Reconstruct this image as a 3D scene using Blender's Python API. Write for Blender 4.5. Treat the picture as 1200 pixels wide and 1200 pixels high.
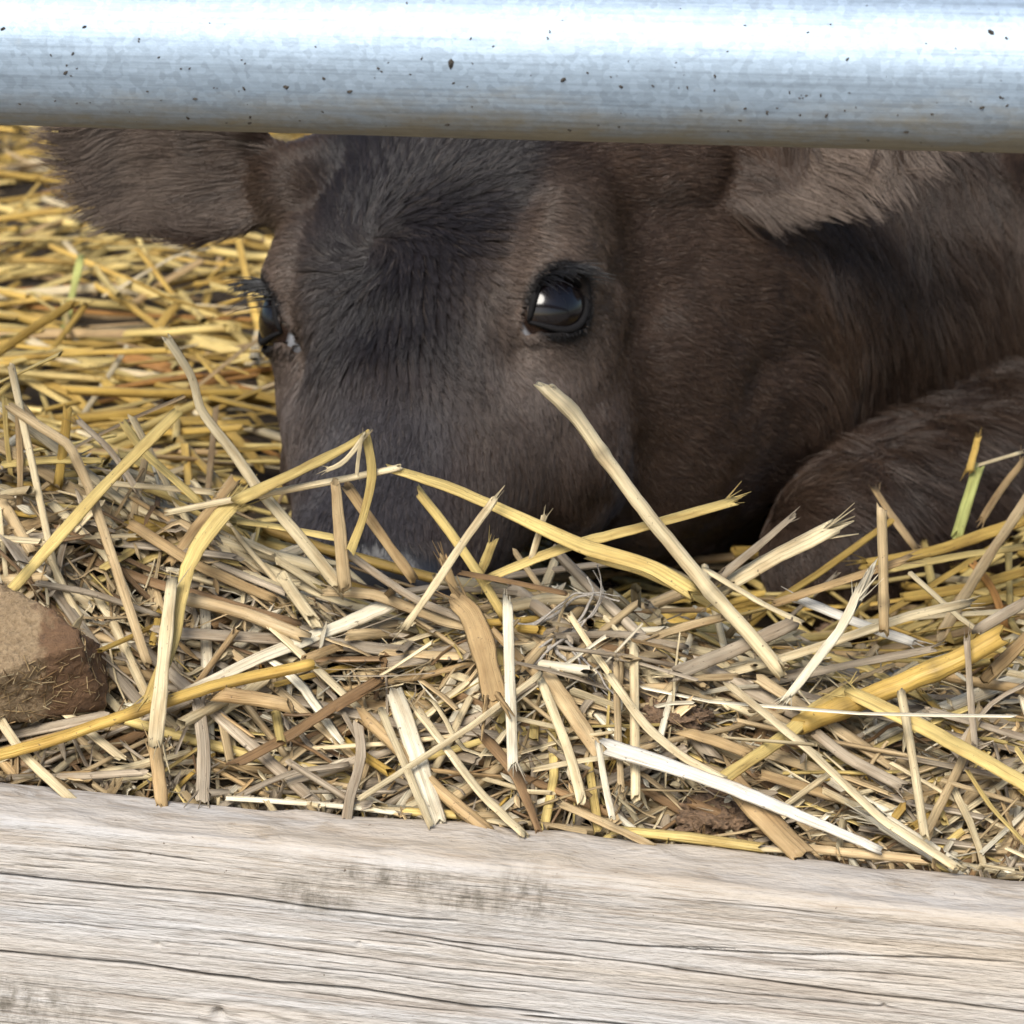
import bpy, bmesh, math, random
import numpy as np
from mathutils import Vector, Matrix, kdtree

random.seed(7)
RNG = np.random.default_rng(11)
FUR_COUNT = 380000
for o in list(bpy.data.objects):
    bpy.data.objects.remove(o, do_unlink=True)
scene = bpy.context.scene
COL = scene.collection

# ------------------------------------------------------------------ camera
CAM = np.array([0.0, 0.0, 0.422])
PITCH = math.radians(13.0)
FPX = 4333.0                                   # focal length in pixels of a 1200 px frame
FWD = np.array([0, math.cos(PITCH), -math.sin(PITCH)])
UP = np.array([0, math.sin(PITCH), math.cos(PITCH)])
RIGHT = np.array([1.0, 0, 0])
cd = bpy.data.cameras.new('camera')
cam = bpy.data.objects.new('camera', cd)
COL.objects.link(cam)
cam.location = CAM
cam.rotation_euler = (math.pi / 2 - PITCH, 0, 0)
cd.sensor_width = 36.0
cd.lens = 36.0 * FPX / 1200.0
cd.clip_start = 0.05
cd.clip_end = 500.0
cd.dof.use_dof = True
cd.dof.focus_distance = 1.42
cd.dof.aperture_fstop = 23.0
scene.camera = cam

# ------------------------------------------------------------------ sky, sun, exposure
SUN_EL, SUN_AZ = math.radians(42), math.radians(200)   # azimuth clockwise from +Y: behind the camera, a little left
world = bpy.data.worlds.new('World')
scene.world = world
world.use_nodes = True
wn = world.node_tree.nodes
wl = world.node_tree.links
wn.clear()
sky = wn.new('ShaderNodeTexSky')
sky.sky_type = 'NISHITA'
sky.sun_disc = False
sky.sun_elevation = SUN_EL
sky.sun_rotation = SUN_AZ
sky.dust_density = 2.0
sky.air_density = 1.0
bg = wn.new('ShaderNodeBackground')
bg.inputs['Strength'].default_value = 0.09
wo = wn.new('ShaderNodeOutputWorld')
wl.new(sky.outputs[0], bg.inputs['Color'])
wl.new(bg.outputs[0], wo.inputs['Surface'])
sd = bpy.data.lights.new('sun', 'SUN')
sd.energy = 2.6
sd.angle = math.radians(30)
sd.color = (1.0, 0.95, 0.87)
sun = bpy.data.objects.new('sun', sd)
COL.objects.link(sun)
sdir = Vector((math.sin(SUN_AZ) * math.cos(SUN_EL), math.cos(SUN_AZ) * math.cos(SUN_EL), math.sin(SUN_EL)))
sun.rotation_euler = sdir.to_track_quat('Z', 'Y').to_euler()
sun.location = (-1, -3, 4)
scene.view_settings.view_transform = 'Standard'
scene.view_settings.look = 'None'
scene.view_settings.gamma = 1.0
scene.view_settings.exposure = 0.85
scene.view_settings.use_curve_mapping = False
scene.render.engine = 'CYCLES'
scene.cycles.use_denoising = True
scene.cycles.adaptive_threshold = 0.02
scene.cycles.max_bounces = 5
scene.cycles.diffuse_bounces = 2
scene.cycles_curves.shape = 'RIBBONS'


# ------------------------------------------------------------------ helpers
def pix(px, py, Y):
    """world point on the plane y=Y seen at photo position (px, py)"""
    d = FWD + RIGHT * (px - 600) / FPX - UP * (py - 600) / FPX
    return CAM + d * (Y / d[1])


def to_px(P):
    Q = np.asarray(P) - CAM
    z = Q @ FWD
    return 600 + FPX * (Q @ RIGHT) / z, 600 - FPX * (Q @ UP) / z


def sstep(a, b, x):
    t = np.clip((x - a) / (b - a), 0, 1)
    return t * t * (3 - 2 * t)


def hash3(i, j, k):
    n = (i * 73856093) ^ (j * 19349663) ^ (k * 83492791)
    n = (n ^ (n >> 13)) * 1274126177
    n = n ^ (n >> 16)
    return (n & 0xFFFF) / 65535.0


def vnoise(P, f, seed=0):
    """value noise in 0..1 at points P (n,3)"""
    Q = np.asarray(P, dtype=np.float64) * f + 1000.0 + seed * 17.3
    I = np.floor(Q).astype(np.int64)
    F = Q - I
    F = F * F * (3 - 2 * F)
    r = 0
    for a in (0, 1):
        for b in (0, 1):
            for c in (0, 1):
                w = (F[:, 0] if a else 1 - F[:, 0]) * (F[:, 1] if b else 1 - F[:, 1]) * (F[:, 2] if c else 1 - F[:, 2])
                r = r + w * hash3(I[:, 0] + a, I[:, 1] + b, I[:, 2] + c)
    return r


def norm(v):
    v = np.asarray(v, float)
    return v / np.maximum(np.linalg.norm(v, axis=-1, keepdims=True), 1e-12)


def mesh_np(name, V, F, mat=None, smooth=True):
    """mesh from vertex array and list/array of faces"""
    me = bpy.data.meshes.new(name)
    V = np.asarray(V, np.float32)
    if isinstance(F, np.ndarray) and F.ndim == 2:
        k = F.shape[1]
        me.vertices.add(len(V))
        me.vertices.foreach_set('co', V.ravel())
        me.loops.add(F.size)
        me.loops.foreach_set('vertex_index', F.astype(np.int32).ravel())
        me.polygons.add(len(F))
        me.polygons.foreach_set('loop_start', np.arange(0, F.size, k, dtype=np.int32))
        me.update(calc_edges=True)
    else:
        me.from_pydata([tuple(map(float, v)) for v in V], [], [tuple(map(int, f)) for f in F])
        me.update()
    me.polygons.foreach_set('use_smooth', np.full(len(me.polygons), smooth))
    if mat:
        me.materials.append(mat)
    return me


def add(name, data, parent=None, loc=None):
    o = bpy.data.objects.new(name, data)
    COL.objects.link(o)
    if parent:
        o.parent = parent
    if loc is not None:
        o.location = loc
    return o


def tag(o, label=None, cat=None, group=None, kind=None):
    for k, v in (('label', label), ('category', cat), ('group', group), ('kind', kind)):
        if v:
            o[k] = v
    return o


def attr_col(me, name, C):
    a = me.attributes.new(name, 'FLOAT_COLOR', 'POINT')
    C = np.asarray(C, np.float32)
    if C.shape[1] == 3:
        C = np.hstack([C, np.ones((len(C), 1), np.float32)])
    a.data.foreach_set('color', C.ravel())


def attr_vec(me, name, C):
    a = me.attributes.new(name, 'FLOAT_VECTOR', 'POINT')
    a.data.foreach_set('vector', np.asarray(C, np.float32).ravel())


class NT:
    """small node-tree helper"""
    def __init__(self, name):
        self.m = bpy.data.materials.new(name)
        self.m.use_nodes = True
        self.t = self.m.node_tree
        self.b = self.t.nodes['Principled BSDF']

    def n(self, typ, **kw):
        x = self.t.nodes.new(typ)
        for k, v in kw.items():
            if hasattr(x, k):
                setattr(x, k, v)
        return x

    def link(self, a, b):
        self.t.links.new(a, b)

    def noise(self, vec, scale, detail=4, rough=0.55, dist=0.0):
        x = self.n('ShaderNodeTexNoise')
        x.inputs['Scale'].default_value = scale
        x.inputs['Detail'].default_value = detail
        x.inputs['Roughness'].default_value = rough
        x.inputs['Distortion'].default_value = dist
        if vec is not None:
            self.link(vec, x.inputs['Vector'])
        return x.outputs['Fac']

    def map(self, vec, scale=(1, 1, 1), loc=(0, 0, 0)):
        x = self.n('ShaderNodeMapping')
        x.inputs['Scale'].default_value = scale
        x.inputs['Location'].default_value = loc
        self.link(vec, x.inputs['Vector'])
        return x.outputs[0]

    def ramp(self, fac, stops):
        x = self.n('ShaderNodeValToRGB')
        e = x.color_ramp.elements
        while len(e) < len(stops):
            e.new(0.5)
        for i, (p, c) in enumerate(stops):
            e[i].position = p
            e[i].color = (c, c, c, 1) if isinstance(c, (int, float)) else (*c, 1)
        self.link(fac, x.inputs[0])
        return x.outputs[0]

    def mix(self, fac, a, b, mode='MIX'):
        x = self.n('ShaderNodeMix', data_type='RGBA', blend_type=mode)
        for s, v in ((x.inputs[0], fac), (x.inputs[6], a), (x.inputs[7], b)):
            if isinstance(v, (int, float)):
                s.default_value = v
            elif isinstance(v, tuple):
                s.default_value = (*v, 1)
            else:
                self.link(v, s)
        return x.outputs[2]

    def math(self, op, a, b=0.0, clamp=False):
        x = self.n('ShaderNodeMath', operation=op)
        x.use_clamp = clamp
        for s, v in ((x.inputs[0], a), (x.inputs[1], b)):
            if isinstance(v, (int, float)):
                s.default_value = v
            else:
                self.link(v, s)
        return x.outputs[0]

    def bump(self, h, strength=0.3, dist=0.001):
        x = self.n('ShaderNodeBump')
        x.inputs['Strength'].default_value = strength
        x.inputs['Distance'].default_value = dist
        self.link(h, x.inputs['Height'])
        self.link(x.outputs[0], self.b.inputs['Normal'])

    def set(self, **kw):
        for k, v in kw.items():
            s = self.b.inputs[k.replace('_', ' ')]
            if isinstance(v, (int, float)):
                s.default_value = v
            elif isinstance(v, tuple):
                s.default_value = (*v, 1) if len(v) == 3 and s.type == 'RGBA' else v
            else:
                self.link(v, s)
        return self.m

    def coord(self, which='Object'):
        return self.n('ShaderNodeTexCoord').outputs[which]

    def attr(self, name, out='Color'):
        x = self.n('ShaderNodeAttribute')
        x.attribute_name = name
        return x.outputs[out]


# ------------------------------------------------------------------ materials
def mat_straw():
    k = NT('straw_surface')
    tone = k.attr('tone')
    co = k.attr('strand', 'Vector')
    streak = k.noise(k.map(co, (12, 7.0, 1)), 1.0, 3)            # long fibres
    fine = k.noise(k.map(co, (60, 20.0, 1)), 1.0, 2)
    patch = k.noise(k.map(co, (45, 0.8, 1)), 1.0, 3)
    c = k.mix(1.0, tone, k.ramp(streak, [(0.28, 0.62), (0.46, 1.0), (0.72, 1.18)]), 'MULTIPLY')
    c = k.mix(1.0, c, k.ramp(patch, [(0.3, (0.72, 0.66, 0.6)), (0.55, (1, 1, 1)), (0.8, (1.08, 1.08, 1.1))]), 'MULTIPLY')
    spots = k.noise(k.map(co, (420, 3.2, 1)), 1.0, 2, 0.7)
    c = k.mix(k.ramp(spots, [(0.66, 0.0), (0.74, 0.75)]), c, (0.075, 0.05, 0.035))
    k.bump(k.math('ADD', streak, k.math('MULTIPLY', fine, 0.8)), 0.8, 0.0007)
    return k.set(Base_Color=c, Roughness=k.ramp(patch, [(0.3, 0.62), (0.7, 0.42)]), Specular_IOR_Level=0.4)


def mat_bedding():
    k = NT('trodden_bedding')
    co = k.coord()
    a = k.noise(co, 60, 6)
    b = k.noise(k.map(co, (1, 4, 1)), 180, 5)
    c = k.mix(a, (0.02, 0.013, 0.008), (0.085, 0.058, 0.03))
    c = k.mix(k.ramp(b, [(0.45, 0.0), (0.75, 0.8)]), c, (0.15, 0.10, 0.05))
    k.bump(b, 0.9, 0.006)
    return k.set(Base_Color=c, Roughness=0.9)


def mat_ground():
    k = NT('yard_ground')
    co = k.coord()
    a = k.noise(co, 3, 8)
    b = k.noise(co, 90, 5)
    c = k.mix(a, (0.22, 0.2, 0.175), (0.36, 0.34, 0.31))
    c = k.mix(k.ramp(b, [(0.4, 0.5), (0.7, 0.0)]), c, (0.13, 0.11, 0.09))
    k.bump(b, 0.5, 0.01)
    return k.set(Base_Color=c, Roughness=0.92)


def mat_wood():
    k = NT('weathered_wood')
    co = k.coord()
    warp = k.noise(k.map(co, (1.5, 10, 10)), 1.0, 3)
    g1 = k.noise(k.map(co, (6, 40, 230)), 1.0, 5, 0.6, 0.3)      # grain bands
    g2 = k.noise(k.map(co, (38, 150, 1000)), 1.0, 4, 0.65)          # fine grain
    g3 = k.noise(k.map(co, (2.2, 14, 46), (3, 1, 2)), 1.0, 4, 0.55)   # broad warm and grey zones
    blot = k.noise(co, 26, 5, 0.6)
    c = k.mix(k.ramp(g3, [(0.34, 0.0), (0.62, 1.0)]), (0.43, 0.435, 0.445), (0.46, 0.415, 0.36))
    c = k.mix(k.ramp(g1, [(0.34, 0.65), (0.46, 0.0)]), c, (0.30, 0.255, 0.215))
    c = k.mix(k.ramp(g1, [(0.56, 0.0), (0.72, 0.7)]), c, (0.58, 0.575, 0.57))
    c = k.mix(k.ramp(g2, [(0.32, 0.7), (0.50, 0.0)]), c, (0.2, 0.165, 0.135))
    c = k.mix(k.ramp(blot, [(0.58, 0.0), (0.78, 0.55)]), c, (0.25, 0.22, 0.18))
    sepz = k.n('ShaderNodeSeparateXYZ')
    k.link(co, sepz.inputs[0])
    band = k.n('ShaderNodeMapRange')
    band.inputs['From Min'].default_value = -0.022
    band.inputs['From Max'].default_value = -0.008
    k.link(sepz.outputs['Z'], band.inputs['Value'])
    c = k.mix(k.math('MULTIPLY', band.outputs[0], k.ramp(g3, [(0.35, 0.05), (0.6, 0.5)])), c, (0.46, 0.36, 0.24))
    stain = k.attr('stain', 'Fac')
    sn = k.noise(k.map(co, (160, 60, 110)), 1.0, 5, 0.7)
    c = k.mix(k.math('MULTIPLY', stain, k.ramp(sn, [(0.42, 0.0), (0.62, 0.85)])), c, (0.13, 0.115, 0.09))
    dots = k.noise(co, 330, 2, 0.5)
    c = k.mix(k.ramp(dots, [(0.74, 0.0), (0.78, 0.8)]), c, (0.09, 0.06, 0.04))
    h = k.math('ADD', k.math('MULTIPLY', g1, 1.0), k.math('MULTIPLY', g2, 0.8))
    k.bump(k.math('ADD', h, k.math('MULTIPLY', k.noise(k.map(co, (150, 300, 520)), 1.0, 3), 0.9)), 0.8, 0.0016)
    return k.set(Base_Color=c, Roughness=0.85, Specular_IOR_Level=0.25)


def mat_zinc():
    k = NT('galvanised_steel')
    co = k.coord()
    sp = k.n('ShaderNodeTexVoronoi')
    sp.inputs['Scale'].default_value = 420
    k.link(co, sp.inputs['Vector'])
    fine = k.noise(co, 900, 3, 0.7)
    mid = k.noise(k.map(co, (18, 60, 60)), 1.0, 5, 0.6)
    c = k.mix(mid, (0.27, 0.35, 0.44), (0.36, 0.445, 0.54))
    bw = k.n('ShaderNodeRGBToBW')
    k.link(sp.outputs['Color'], bw.inputs[0])
    c = k.mix(0.16, c, bw.outputs[0], 'OVERLAY')
    sep = k.n('ShaderNodeSeparateXYZ')
    k.link(co, sep.inputs[0])
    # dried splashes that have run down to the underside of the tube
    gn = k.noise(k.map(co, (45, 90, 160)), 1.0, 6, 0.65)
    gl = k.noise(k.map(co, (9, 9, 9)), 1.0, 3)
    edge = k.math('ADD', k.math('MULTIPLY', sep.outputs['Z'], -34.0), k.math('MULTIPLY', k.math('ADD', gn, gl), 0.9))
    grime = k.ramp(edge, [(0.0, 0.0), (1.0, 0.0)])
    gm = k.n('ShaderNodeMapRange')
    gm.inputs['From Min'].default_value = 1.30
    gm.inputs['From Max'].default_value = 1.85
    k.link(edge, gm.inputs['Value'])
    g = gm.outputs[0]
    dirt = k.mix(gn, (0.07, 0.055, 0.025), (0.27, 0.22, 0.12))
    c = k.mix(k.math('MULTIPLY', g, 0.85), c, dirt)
    scr = k.noise(k.map(co, (9, 700, 700)), 1.0, 3, 0.6)
    c = k.mix(1.0, c, k.ramp(scr, [(0.3, 0.8), (0.5, 1.0), (0.75, 1.12)]), 'MULTIPLY')
    sm = k.noise(co, 55, 4, 0.6)
    c = k.mix(k.ramp(sm, [(0.66, 0.0), (0.8, 0.35)]), c, (0.35, 0.31, 0.22))
    k.bump(k.math('ADD', fine, k.math('MULTIPLY', mid, 1.5)), 0.25, 0.0004)
    met = k.math('SUBTRACT', 0.55, k.math('MULTIPLY', g, 0.5))
    r = k.math('ADD', k.math('ADD', 0.50, k.math('MULTIPLY', fine, 0.16)), k.math('MULTIPLY', g, 0.3))
    return k.set(Base_Color=c, Metallic=met, Roughness=r)


def mat_simple(name, col, rough=0.8, scale=200, var=0.35, bump=0.4, dist=0.001, **kw):
    k = NT(name)
    co = k.coord()
    a = k.noise(co, scale, 5, 0.65)
    d = tuple(x * (1 - var) for x in col)
    l = tuple(min(1, x * (1 + var)) for x in col)
    c = k.mix(k.ramp(a, [(0.3, 0.0), (0.7, 1.0)]), d, l)
    k.bump(a, bump, dist)
    return k.set(Base_Color=c, Roughness=rough, **kw)


def mat_coat():
    k = NT('calf_skin')
    co = k.coord()
    a = k.noise(co, 500, 3)
    c = k.mix(1.0, k.attr('coat'), k.ramp(a, [(0.3, 0.7), (0.7, 1.1)]), 'MULTIPLY')
    wet = k.attr('bare', 'Fac')
    pores = k.noise(co, 700, 2)
    k.bump(pores, 0.4, 0.0008)
    return k.set(Base_Color=c, Roughness=k.ramp(wet, [(0.0, 0.8), (1.0, 0.36)]), Specular_IOR_Level=k.ramp(wet, [(0.0, 0.1), (1.0, 0.4)]))


def mat_fur():
    k = NT('calf_fur')
    hi = k.n('ShaderNodeHairInfo')
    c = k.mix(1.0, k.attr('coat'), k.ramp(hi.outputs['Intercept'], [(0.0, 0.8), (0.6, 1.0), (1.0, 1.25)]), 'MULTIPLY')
    return k.set(Base_Color=c, Roughness=0.42, Specular_IOR_Level=0.4)


M = dict(straw=mat_straw(), bedding=mat_bedding(), ground=mat_ground(), wood=mat_wood(), zinc=mat_zinc(),
         skin=mat_coat(), fur=mat_fur(),
         lid=mat_simple('eyelid_skin', (0.009, 0.0085, 0.009), 0.8, 600, 0.3, 0.3, 0.0005, Specular_IOR_Level=0.15),
         lid_pale=mat_simple('eyelid_fold_skin', (0.06, 0.047, 0.04), 0.7, 600, 0.25, 0.3, 0.0005),
         lash=mat_simple('lash_hair', (0.008, 0.008, 0.009), 0.4, 300),
         clod=mat_simple('dry_dung', (0.40, 0.28, 0.155), 0.95, 500, 0.45, 0.9, 0.003),
         crumb=mat_simple('crumbled_soil', (0.19, 0.12, 0.07), 0.95, 500, 0.6, 0.9, 0.003),
         speck=mat_simple('dirt_fleck', (0.035, 0.028, 0.02), 0.8, 900),
         root=mat_simple('grey_fibre', (0.33, 0.30, 0.26), 0.8, 900, 0.4))


def mat_eye():
    k = NT('eyeball')
    z = k.attr('iris', 'Fac')
    c = k.ramp(z, [(0.0, (0.004, 0.003, 0.004)), (0.60, (0.006, 0.004, 0.004)), (0.70, (0.022, 0.013, 0.009)),
                   (0.83, (0.02, 0.012, 0.01)), (0.90, (0.30, 0.31, 0.34))])
    return k.set(Base_Color=c, Roughness=0.13, Specular_IOR_Level=0.5, Coat_Weight=0.0, Coat_Roughness=0.02)


M['eye'] = mat_eye()


def mat_clod():
    k = NT('dry_dung_chunk')
    co = k.coord()
    a = k.noise(co, 500, 5, 0.7)
    b = k.noise(co, 130, 4, 0.6)
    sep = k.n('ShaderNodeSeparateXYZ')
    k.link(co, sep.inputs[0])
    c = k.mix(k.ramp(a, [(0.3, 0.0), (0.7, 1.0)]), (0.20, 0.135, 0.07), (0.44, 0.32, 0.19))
    # the right end is a darker, redder brown
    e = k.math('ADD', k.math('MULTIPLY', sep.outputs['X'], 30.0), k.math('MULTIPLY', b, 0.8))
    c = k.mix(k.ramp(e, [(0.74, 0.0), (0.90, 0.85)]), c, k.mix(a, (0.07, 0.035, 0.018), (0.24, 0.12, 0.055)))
    c = k.mix(k.ramp(b, [(0.60, 0.0), (0.72, 0.7)]), c, (0.10, 0.065, 0.04))
    k.bump(k.math('ADD', a, b), 1.0, 0.003)
    return k.set(Base_Color=c, Roughness=0.95)


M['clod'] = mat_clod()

# ------------------------------------------------------------------ terrain
YAW = math.tan(math.radians(9.0))
BOARD_T = 0.045


def y_front(x):
    return 1.300 - YAW * x                     # front face of the board at its top


def board_top(x):
    return -0.0125 - 0.052 * x


RX = np.array([-0.9, -0.35, -0.2, -0.17, -0.13, -0.10, -0.06, -0.02, 0.02, 0.06, 0.10, 0.14, 0.18, 0.22, 0.35, 0.9])
RZ = np.array([0.10, 0.11, 0.104, 0.094, 0.076, 0.054, 0.034, 0.037, 0.045, 0.045, 0.028, 0.014, 0.015, 0.022, 0.04, 0.05]) - 0.004


def H(x, y):
    """height of the bedding surface"""
    x = np.asarray(x, float)
    y = np.asarray(y, float)
    s = y - (y_front(x) + BOARD_T)
    zr = np.interp(x, RX, RZ)
    z0 = board_top(x) - 0.018
    t = np.clip(s / 0.115, 0, 1)
    front = z0 + (zr - z0) * (1 - (1 - t) ** 1.6)
    left = sstep(0.05, -0.12, x)
    zb = left * (0.036 + 0.075 * np.clip(y - 1.7, 0, 2)) + (1 - left) * (-0.018 + 0.03 * np.clip(y - 1.9, 0, 2) + 0.05 * sstep(0.15, 0.3, x) * sstep(1.9, 1.6, y))
    k = sstep(0.10, 0.24, s)
    z = front * (1 - k) + zb * k
    P = np.stack([x.ravel(), y.ravel(), np.zeros(x.size)], 1)
    z = z + ((vnoise(P, 14) - 0.5) * 0.018 + (vnoise(P, 40, 2) - 0.5) * 0.008).reshape(x.shape) * np.clip(s / 0.04, 0.15, 1)
    return z


def hit(px, py):
    """first point of the bedding along the line of sight"""
    Y = np.linspace(1.32, 3.4, 700)
    d = FWD + RIGHT * (px - 600) / FPX - UP * (py - 600) / FPX
    P = CAM + d * (Y / d[1])[:, None]
    ok = (P[:, 2] < H(P[:, 0], P[:, 1])) & (Y > y_front(P[:, 0]) + 0.012)
    i = int(np.argmax(ok)) if ok.any() else len(Y) - 1
    return Y[i]


def grid_faces(nu, nv, off=0):
    i = np.arange(nu - 1)[:, None] * nv + np.arange(nv - 1)[None, :]
    return (np.stack([i, i + nv, i + nv + 1, i + 1], -1).reshape(-1, 4) + off)


# the yard: one sheet to the horizon
V = np.array([(-200, -200, -0.2), (200, -200, -0.2), (200, 300, -0.2), (-200, 300, -0.2)], float)
tag(add('ground', mesh_np('ground', V, [(0, 1, 2, 3)], M['ground'])), kind='structure')

# straw bedding, trodden mass under the loose stalks
gx = np.linspace(-1.6, 1.8, 300)
sy = np.concatenate([np.linspace(0.002, 0.4, 110), np.linspace(0.41, 3.2, 120)])
X, Sg = np.meshgrid(gx, sy, indexing='ij')
Yg = Sg + y_front(X) + BOARD_T
Zg = H(X, Yg) - 0.017
V = np.stack([X, Yg, Zg], -1).reshape(-1, 3)
tag(add('bedding_ground', mesh_np('bedding_ground', V, grid_faces(300, 230), M['bedding'])), kind='structure')


# ------------------------------------------------------------------ weathered board
def build_board():
    ang = math.atan(-YAW)
    tilt = 0.052 * math.cos(ang)
    R = Matrix.Rotation(ang, 4, 'Z') @ Matrix.Rotation(math.atan(tilt), 4, 'Y')
    loc = Vector((0, 1.300, -0.0125))
    MW = Matrix.Translation(loc) @ R
    MI = np.array(MW.inverted())

    def local(px, py):
        # line of sight onto the front face (local y = 0)
        o = MI @ np.append(CAM, 1)
        d = MI[:3, :3] @ (FWD + RIGHT * (px - 600) / FPX - UP * (py - 600) / FPX)
        t = -o[1] / d[1]
        q = o[:3] + d * t
        return q[0], q[2]

    xs = np.concatenate([np.linspace(-1.3, -0.29, 60), np.linspace(-0.288, 0.288, 460), np.linspace(0.29, 1.3, 60)])
    r = 0.005
    prof = [(0.0, -0.1875)]
    prof += [(0.0, z) for z in np.linspace(-0.18, -0.105, 12)]
    prof += [(0.0, z) for z in np.arange(-0.104, -r, 0.00038)]
    prof += [(r - r * math.cos(a), -r + r * math.sin(a)) for a in np.linspace(0, math.pi / 2, 9)]
    prof += [(y, 0.0) for y in np.linspace(r + 0.002, BOARD_T - 0.004, 16)]
    prof += [(BOARD_T, -0.004), (BOARD_T, -0.1), (BOARD_T, -0.1875)]
    prof = np.array(prof)
    nprof = np.zeros_like(prof)
    d = np.gradient(prof, axis=0)
    nprof[:, 0], nprof[:, 1] = -d[:, 1], d[:, 0]
    nprof = norm(nprof)
    nv, nu = len(prof), len(xs)
    XX = np.repeat(xs[:, None], nv, 1)
    YY = np.repeat(prof[None, :, 0], nu, 0)
    ZZ = np.repeat(prof[None, :, 1], nu, 0)
    P = np.stack([XX, YY, ZZ], -1).reshape(-1, 3)
    D = (vnoise(P * np.array([6, 60, 260]), 1.0, 1) - 0.5) * 0.0009 + (vnoise(P * np.array([20, 150, 700]), 1.0, 2) - 0.5) * 0.0006
    D += (vnoise(P * np.array([7, 8, 8]), 1.0, 3) - 0.5) * 0.003 * sstep(-0.03, 0.0, P[:, 2])
    D += (vnoise(P * np.array([60, 90, 90]), 1.0, 4) - 0.5) * 0.0022 * sstep(-0.012, 0.0, P[:, 2])
    D = D.reshape(nu, nv)
    cracks = [([(-60, 1018), (0, 1025), (120, 1037), (260, 1050), (380, 1066), (480, 1077), (545, 1080)], 0.0011, 0.006),
              ([(-60, 1110), (0, 1116), (160, 1131), (300, 1150), (420, 1160), (540, 1178), (660, 1190)], 0.0013, 0.007),
              ([(440, 1092), (600, 1113), (720, 1126), (800, 1137), (1000, 1163), (1200, 1186), (1290, 1196)], 0.0010, 0.006),
              ([(250, 1100), (400, 1120), (520, 1135), (600, 1143), (700, 1152)], 0.0008, 0.0035),
              ([(60, 992), (160, 1000), (250, 1013)], 0.0007, 0.003),
              ([(660, 1101), (760, 1110), (900, 1118), (1040, 1121), (1200, 1128)], 0.0009, 0.004),
              ([(480, 1100), (600, 1122), (690, 1128)], 0.0007, 0.003),
              ([(300, 1128), (420, 1139), (560, 1158), (640, 1165)], 0.0007, 0.003),
              ([(590, 1004), (680, 1010), (760, 1018)], 0.0009, 0.004),
              ([(900, 1136), (1020, 1140), (1130, 1150)], 0.0006, 0.0025),
              ([(600, 1190), (680, 1197), (760, 1203)], 0.0012, 0.006),
              ([(0, 1057), (50, 1060), (110, 1064)], 0.0007, 0.003), ([(0, 1013), (60, 1017), (100, 1020)], 0.0006, 0.003),
              ([(0, 1080), (90, 1084), (170, 1092)], 0.0006, 0.002), ([(560, 1150), (760, 1172), (900, 1180)], 0.0006, 0.002),
              ([(760, 1108), (880, 1112)], 0.0006, 0.003), ([(330, 1160), (480, 1181), (560, 1188)], 0.0006, 0.002),
              ([(820, 1160), (950, 1172), (1060, 1182)], 0.0006, 0.002), ([(700, 1040), (900, 1058), (1000, 1062)], 0.0005, 0.0013),
              ([(640, 1030), (860, 1046), (1200, 1072)], 0.0012, 0.0015)]
    front = nprof[:, 0] < -0.9
    rk = random.Random(5)
    for _ in range(50):                        # short drying checks along the grain
        x0, y0 = rk.uniform(-60, 1200), rk.uniform(975, 1200)
        y0 += 0.075 * (x0 - 600) * 0.9
        ln = rk.uniform(25, 170)
        cracks.append(([(x0, y0), (x0 + ln * 0.5, y0 + ln * 0.047), (x0 + ln, y0 + ln * 0.095)], rk.uniform(0.0006, 0.0008), rk.uniform(0.0005, 0.0016)))
    for pts, w, dep in cracks:
        L = np.array([local(*p) for p in pts])
        cz = np.interp(xs, L[:, 0], L[:, 1])
        cz += (vnoise(np.stack([xs * 90, xs * 0 + L[0, 1] * 999, xs * 0], 1), 1.0) - 0.5) * 0.0005
        ends = sstep(L[0, 0], L[0, 0] + 0.012, xs) * sstep(L[-1, 0], L[-1, 0] - 0.012, xs)
        wob = 0.55 + 0.9 * vnoise(np.stack([xs * 60, xs * 0 + dep * 7000, xs * 0 + 3], 1), 1.0)
        g = np.exp(-((ZZ - cz[:, None]) / (w * 0.34)) ** 2) * (ends * wob)[:, None] * dep
        D -= g * front[None, :]
    # a small knot and a nail-like hole low on the face
    for (kx, ky, rad, dep) in [(256, 1187, 0.0020, 0.006), (1036, 1178, 0.0008, 0.002), (184, 1107, 0.001, 0.002), (421, 1106, 0.001, 0.002)]:
        lx, lz = local(kx, ky)
        D -= dep * np.exp(-(((XX - lx) / rad) ** 2 + ((ZZ - lz) / rad) ** 2)) * front[None, :]
    lx, lz = local(300, 1196)
    rr = np.sqrt(((XX - lx) / 0.020) ** 2 + ((ZZ - lz) / 0.0055) ** 2)
    D += (0.0012 * np.exp(-rr ** 2) + 0.0006 * np.sin(rr * 9) * np.exp(-(rr / 1.6) ** 2)) * front[None, :]
    YY = YY + D * nprof[None, :, 0]
    ZZ = ZZ + D * nprof[None, :, 1]
    V = np.stack([XX, YY, ZZ], -1).reshape(-1, 3)
    F = grid_faces(nu, nv)[:, ::-1]
    capa = list(range(nv))
    capb = [(nu - 1) * nv + i for i in range(nv)][::-1]
    bot = np.array([[i * nv, i * nv + nv - 1, (i + 1) * nv + nv - 1, (i + 1) * nv] for i in range(nu - 1)])
    F = [tuple(f) for f in np.vstack([F, bot])] + [tuple(capa), tuple(capb)]
    me = mesh_np('wooden_board', V, F, M['wood'])
    st = np.zeros(len(V))
    for (sx, sz, w, h) in [(370, 1050, 0.020, 0.007), (540, 1052, 0.020, 0.007), (620, 1050, 0.014, 0.010), (460, 1030, 0.03, 0.005), (30, 1180, 0.03, 0.012)]:
        lx, lz = local(sx, sz)
        st = np.maximum(st, np.exp(-((V[:, 0] - lx) / w) ** 2 - ((V[:, 2] - lz) / h) ** 2))
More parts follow.
